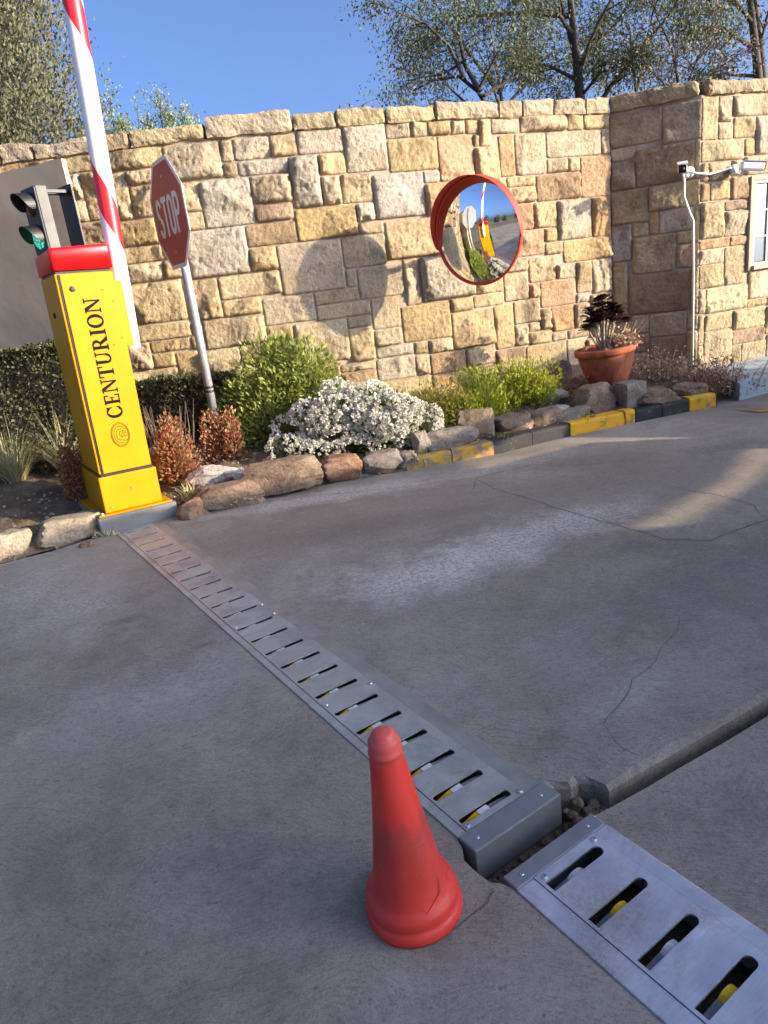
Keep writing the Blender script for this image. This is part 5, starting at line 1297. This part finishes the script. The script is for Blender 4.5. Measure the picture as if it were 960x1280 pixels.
t2 = [(W([(1.95, 1.4), (1.81, 2.11), (1.61, 2.62), (1.51, 2.8), (1.33, 2.96), (1.08, 2.96), (0.81, 2.88)], 8.0, .02), .036),
      (W([(1.52, 2.78), (1.4, 3.04), (1.36, 3.39), (1.36, 3.8)], 8.0, .06), .03),
      (W([(1.37, 2.92), (1.23, 3.2), (1.01, 3.4), (0.74, 3.5)], 8.0, -.06), .022),
      (W([(1.4, 3.08), (1.17, 3.0), (0.93, 3.02)], 8.0, .1), .016),
      (W([(1.56, 2.74), (1.94, 2.91), (2.04, 3.25)], 8.0, .1), .02),
      (W([(1.51, 2.8), (1.71, 3.08), (1.89, 3.41)], 8.0, -.1), .02)]
tree('leaning tree with arching branches and small hanging leaves, left of the tall straight trunk', t2, EUC, 6, .038, .20, 14, 'trees behind the wall', .07, 2, 5, .7, .6)
t3 = [(W([(5.72, 1.3), (5.61, 2.29), (5.48, 3.14), (5.36, 3.85), (5.26, 4.37), (5.2, 5.0)], 10.0), .075),
      (W([(5.80, 1.4), (5.72, 2.28), (5.59, 3.3), (5.47, 4.18), (5.4, 5.0)], 10.0, .06), .065),
      (W([(5.45, 3.3), (5.0, 3.55), (4.6, 3.6)], 10.0, -.1), .03), (W([(5.4, 3.6), (4.95, 3.95), (4.5, 4.05)], 10.0, -.2), .03), (W([(5.50, 3.0), (5.1, 3.1), (4.8, 3.05)], 10.0, .15), .025), (W([(5.3, 4.2), (4.9, 4.5), (4.5, 4.7)], 10.0, .1), .025)]
tree('twin stemmed tree with pale trunks at the right edge, behind the gatehouse', t3, EUC2, 8, .055, .17, 13, 'trees behind the wall', .08, 2, 6, .5, .55)
t4 = [(W([(3.86, 1.3), (3.82, 2.29), (3.79, 2.76), (3.72, 3.07), (3.55, 3.39)], 8.5), .03), (W([(3.80, 2.5), (4.0, 2.9), (4.2, 3.2)], 8.5, .05), .02), (W([(3.81, 2.4), (3.6, 2.75), (3.35, 2.95)], 8.5, -.05), .016), (W([(3.8, 2.6), (4.2, 2.8), (4.5, 2.95)], 8.5, .05), .016)]
tree('brown twiggy half bare tree behind the gatehouse coping', t4, PODS, 9, .04, .2, 4, 'trees behind the wall', .0, 2, 7, .2, .5)
t5 = [(W([(2.3, 1.5), (2.35, 2.6), (2.5, 3.4), (2.4, 4.3)], 11.5), .06), (W([(2.4, 3.0), (1.9, 3.5), (1.5, 3.9)], 11.5), .03), (W([(2.4, 3.2), (3.0, 3.7), (3.6, 3.9)], 11.5), .03), (W([(2.45, 3.5), (2.9, 4.3), (3.2, 4.8)], 11.5), .03), (W([(2.4, 3.6), (1.9, 4.3), (1.6, 4.8)], 11.5), .03)]
tree('olive green tree filling the sky behind the tall straight trunk', t5, EUC2, 12, .055, .18, 13, 'trees behind the wall', .05, 2, 6, .4, .6)
t6 = [(W([(4.6, 1.5), (4.65, 2.6), (4.7, 3.4), (4.6, 4.3)], 12.0), .06), (W([(4.65, 3.0), (4.2, 3.6), (3.9, 4.2)], 12.0), .03), (W([(4.65, 2.9), (5.3, 3.5), (5.9, 3.9)], 12.0), .03), (W([(4.7, 3.4), (5.0, 4.3), (5.3, 4.9)], 12.0), .03), (W([(4.65, 3.0), (4.1, 3.2), (3.7, 3.4)], 12.0), .03)]
tree('rounded olive tree over the gatehouse coping, left of the twin stems', t6, EUC2, 13, .055, .18, 15, 'trees behind the wall', .05, 2, 6, .4, .6)

# grey cypress at the left: sprays on a broad cone
t = thing('cypress_tree', 'broad dense grey green cypress rising behind the wall at the left edge', 'tree', (-4.1, 8.2, -.1))
many_tubes('trunk', [([(0, 0, 0), (0, 0, 3), (0, 0, 6.5)], [.2, .14, .04])] + [([(0, 0, z), (math.cos(a) * l * .5, math.sin(a) * l * .5, z + .25), (math.cos(a) * l, math.sin(a) * l, z + .7)], [.04, .025, .008]) for z, a, l in [(1 + i * .14, i * 2.4, 1.75 - i * .03) for i in range(38)]], BARK, t, 6)
r = np.random.default_rng(44)
nc = 1700; h = r.random(nc) ** .9 * 6.3 + .8; R = 1.78 * (1 - ((h - .5) / 8.5) ** 2.0) * (.40 + .64 * r.random(nc)); a = r.random(nc) * 2 * PI
cc = np.stack([R * np.cos(a), R * np.sin(a), h], 1); k = 190; i = np.repeat(np.arange(nc), k); n = len(i)
g = r.normal(size=(n, 3)); rad = (.10 + .12 * r.random(nc))[i][:, None]
P = cc[i] + g * rad * np.array([.7, .7, 1.0]); outd = np.stack([np.cos(a), np.sin(a), np.zeros(nc)], 1)[i]
leaves('crown', P, outd * .5 + r.normal(size=(n, 3)) * .45 + np.array([0, 0, .75]), (.024 + .032 * r.random(n)), .24, CONI, t)
for j, (x, z) in enumerate([(-1.98, 2.74), (-1.80, 2.64), (-1.60, 2.80), (-1.47, 2.68), (-1.34, 2.60)]):
    ln = [(W([(x - .05, 1.4), (x, 2.2), (x + .02, z - .15), (x + .03, z)], 7.0 + .12 * j), .012), (W([(x - .02, 2.2), (x - .09, 2.5), (x - .11, z - .12)], 7.0 + .12 * j), .007), (W([(x, 2.3), (x + .07, 2.5), (x + .09, z - .1)], 7.0 + .12 * j), .006)]
    tree(['pale green sapling directly right of the boom, over the wall top', 'short pale sapling between two taller ones over the wall top', 'tallest pale green sapling over the wall top', 'leafy pale sapling left of the large coping stone', 'lowest pale sapling, next to the large coping stone'][j],
         ln, SAP, 90 + j, .030, .26, 12, 'pale saplings behind the wall', -.02, 1, 8, -.2, .4, None, .20, .035, 'sapling', None, .05)
# weeds on the wall top near the leaning tree
# ------------------------------------------------------------------ unseen shade casters added to the right of the drive
SHADE_WALL = simple('shade_wall_render', (0.40, 0.34, 0.26), .9, 0, .2, 5, .4)
gw = thing('shade_wall', 'unseen low wall added right of the drive, its top shaped to cast shade', 'wall', (4.5, 0, 0))
def prism(name, P, x0, x1, mat, parent):
    n = len(P); V = [(x0, y, z) for y, z in P] + [(x1, y, z) for y, z in P]
    F = [tuple(range(n)), tuple(reversed(range(n, 2 * n)))] + [(i, n + i, n + (i + 1) % n, (i + 1) % n) for i in range(n)]
    return new_obj(name, mesh(name, V, F, mat), parent)
prism('shade_wall_body', [(-7, -.1), (4.3, -.1), (4.4, 1.12), (3.0, 1.09), (2.9, .84), (2.75, .70), (2.46, .70), (2.40, .632), (1.85, .725), (1.25, .86), (1.1, .97), (-7, .97)], 0, .25, SHADE_WALL, gw)  # added caster; notched top lets a streak of sun onto the drive
sb = thing('shade_screen', 'unseen screen added on posts above the low wall, its outline shaped to cast shade', 'shade screen', (4.55, 0, 0))
prism('shade_board', [(-7, .95), (1.1, .95), (1.25, .905), (1.85, .765), (2.5, .665), (2.72, .66), (2.72, .845), (2.2, 1.02), (2.1, 1.24), (1.83, 1.34), (1.57, 1.42), (1.3, 1.56), (1.08, 1.62), (-7, 1.72)], -.03, -.004, simple('shade_board_wood', (0.22, 0.17, 0.12), .85, 0, .25, 6, .3), sb)  # added caster; outline follows where shade should end on drive and bed
prism('shade_rail', [(2.18, 1.03), (3.0, 1.03), (3.0, 1.175), (2.16, 1.19)], -.03, -.004, sb.children[0].data.materials[0], sb)  # added bar that keeps the rocks and kerb top in shade
for y in (-6, -4, -2, 0, 1.0, 2.97): boxo('post', (-.003, .08, y - .05, y + .05, -.1, 1.64), TWIG, sb, .004)

# ------------------------------------------------------------------ far surroundings (seen in the mirror)
def hill_ring(R0, R1, hh, a0, a1, mat, seed):
    V = []; F = []; n = 160
    for i in range(n + 1):
        a = a0 + (a1 - a0) * i / n
        f = .55 + .45 * fbm(Vector((math.cos(a) * 3 + seed, math.sin(a) * 3, 0)), 4) + .15 * mnoise.noise(Vector((math.cos(a) * 18, math.sin(a) * 18, seed)))
        for rr, z in ((R0, -.2), ((R0 + R1) / 2, hh * f), (R1, -.3)): V.append((rr * math.cos(a), rr * math.sin(a), z))
    for i in range(n):
        for k in range(2): F.append((3 * i + k, 3 * i + 3 + k, 3 * i + 4 + k, 3 * i + 1 + k))
    return tag(new_obj('hills', mesh('hills', V, F, mat, True)), kind='structure')
HILL = simple('scrub_hill', (0.075, 0.085, 0.045), .95, 0, .35, .05, .3)
hill_ring(260, 420, 16, math.radians(80), math.radians(440), HILL, 2)
q = random.Random(3)
for j in range(14):
    a = math.radians(150 + j * 10 + q.uniform(-3, 3)); d = q.uniform(24, 34); x, y = d * math.cos(a), d * math.sin(a); H = q.uniform(2.6, 4.6)
    t = thing('roadside_tree', 'bushy dark tree far across the road', 'tree', (x, y, -.1), 0, 'trees across the road')
    P, dd, cen = lump_points(2600, H * .45, H * .45, H * .75, 16, .42, .55, 300 + j)
    many_tubes('trunk', [([(0, 0, 0), (0, 0, H * .35), (c[0] * .6, c[1] * .6, H * .25 + c[2] * .8)], [.12, .1, .03]) for c in cen[:7]], BARK, t, 5)
    o = leaves('crown', P + np.array([0, 0, H * .25]), dd + rng.normal(size=dd.shape) * .5, .22 * (.6 + .8 * rng.random(len(P))), .4, EUC2 if j % 3 else DKGREEN, t)
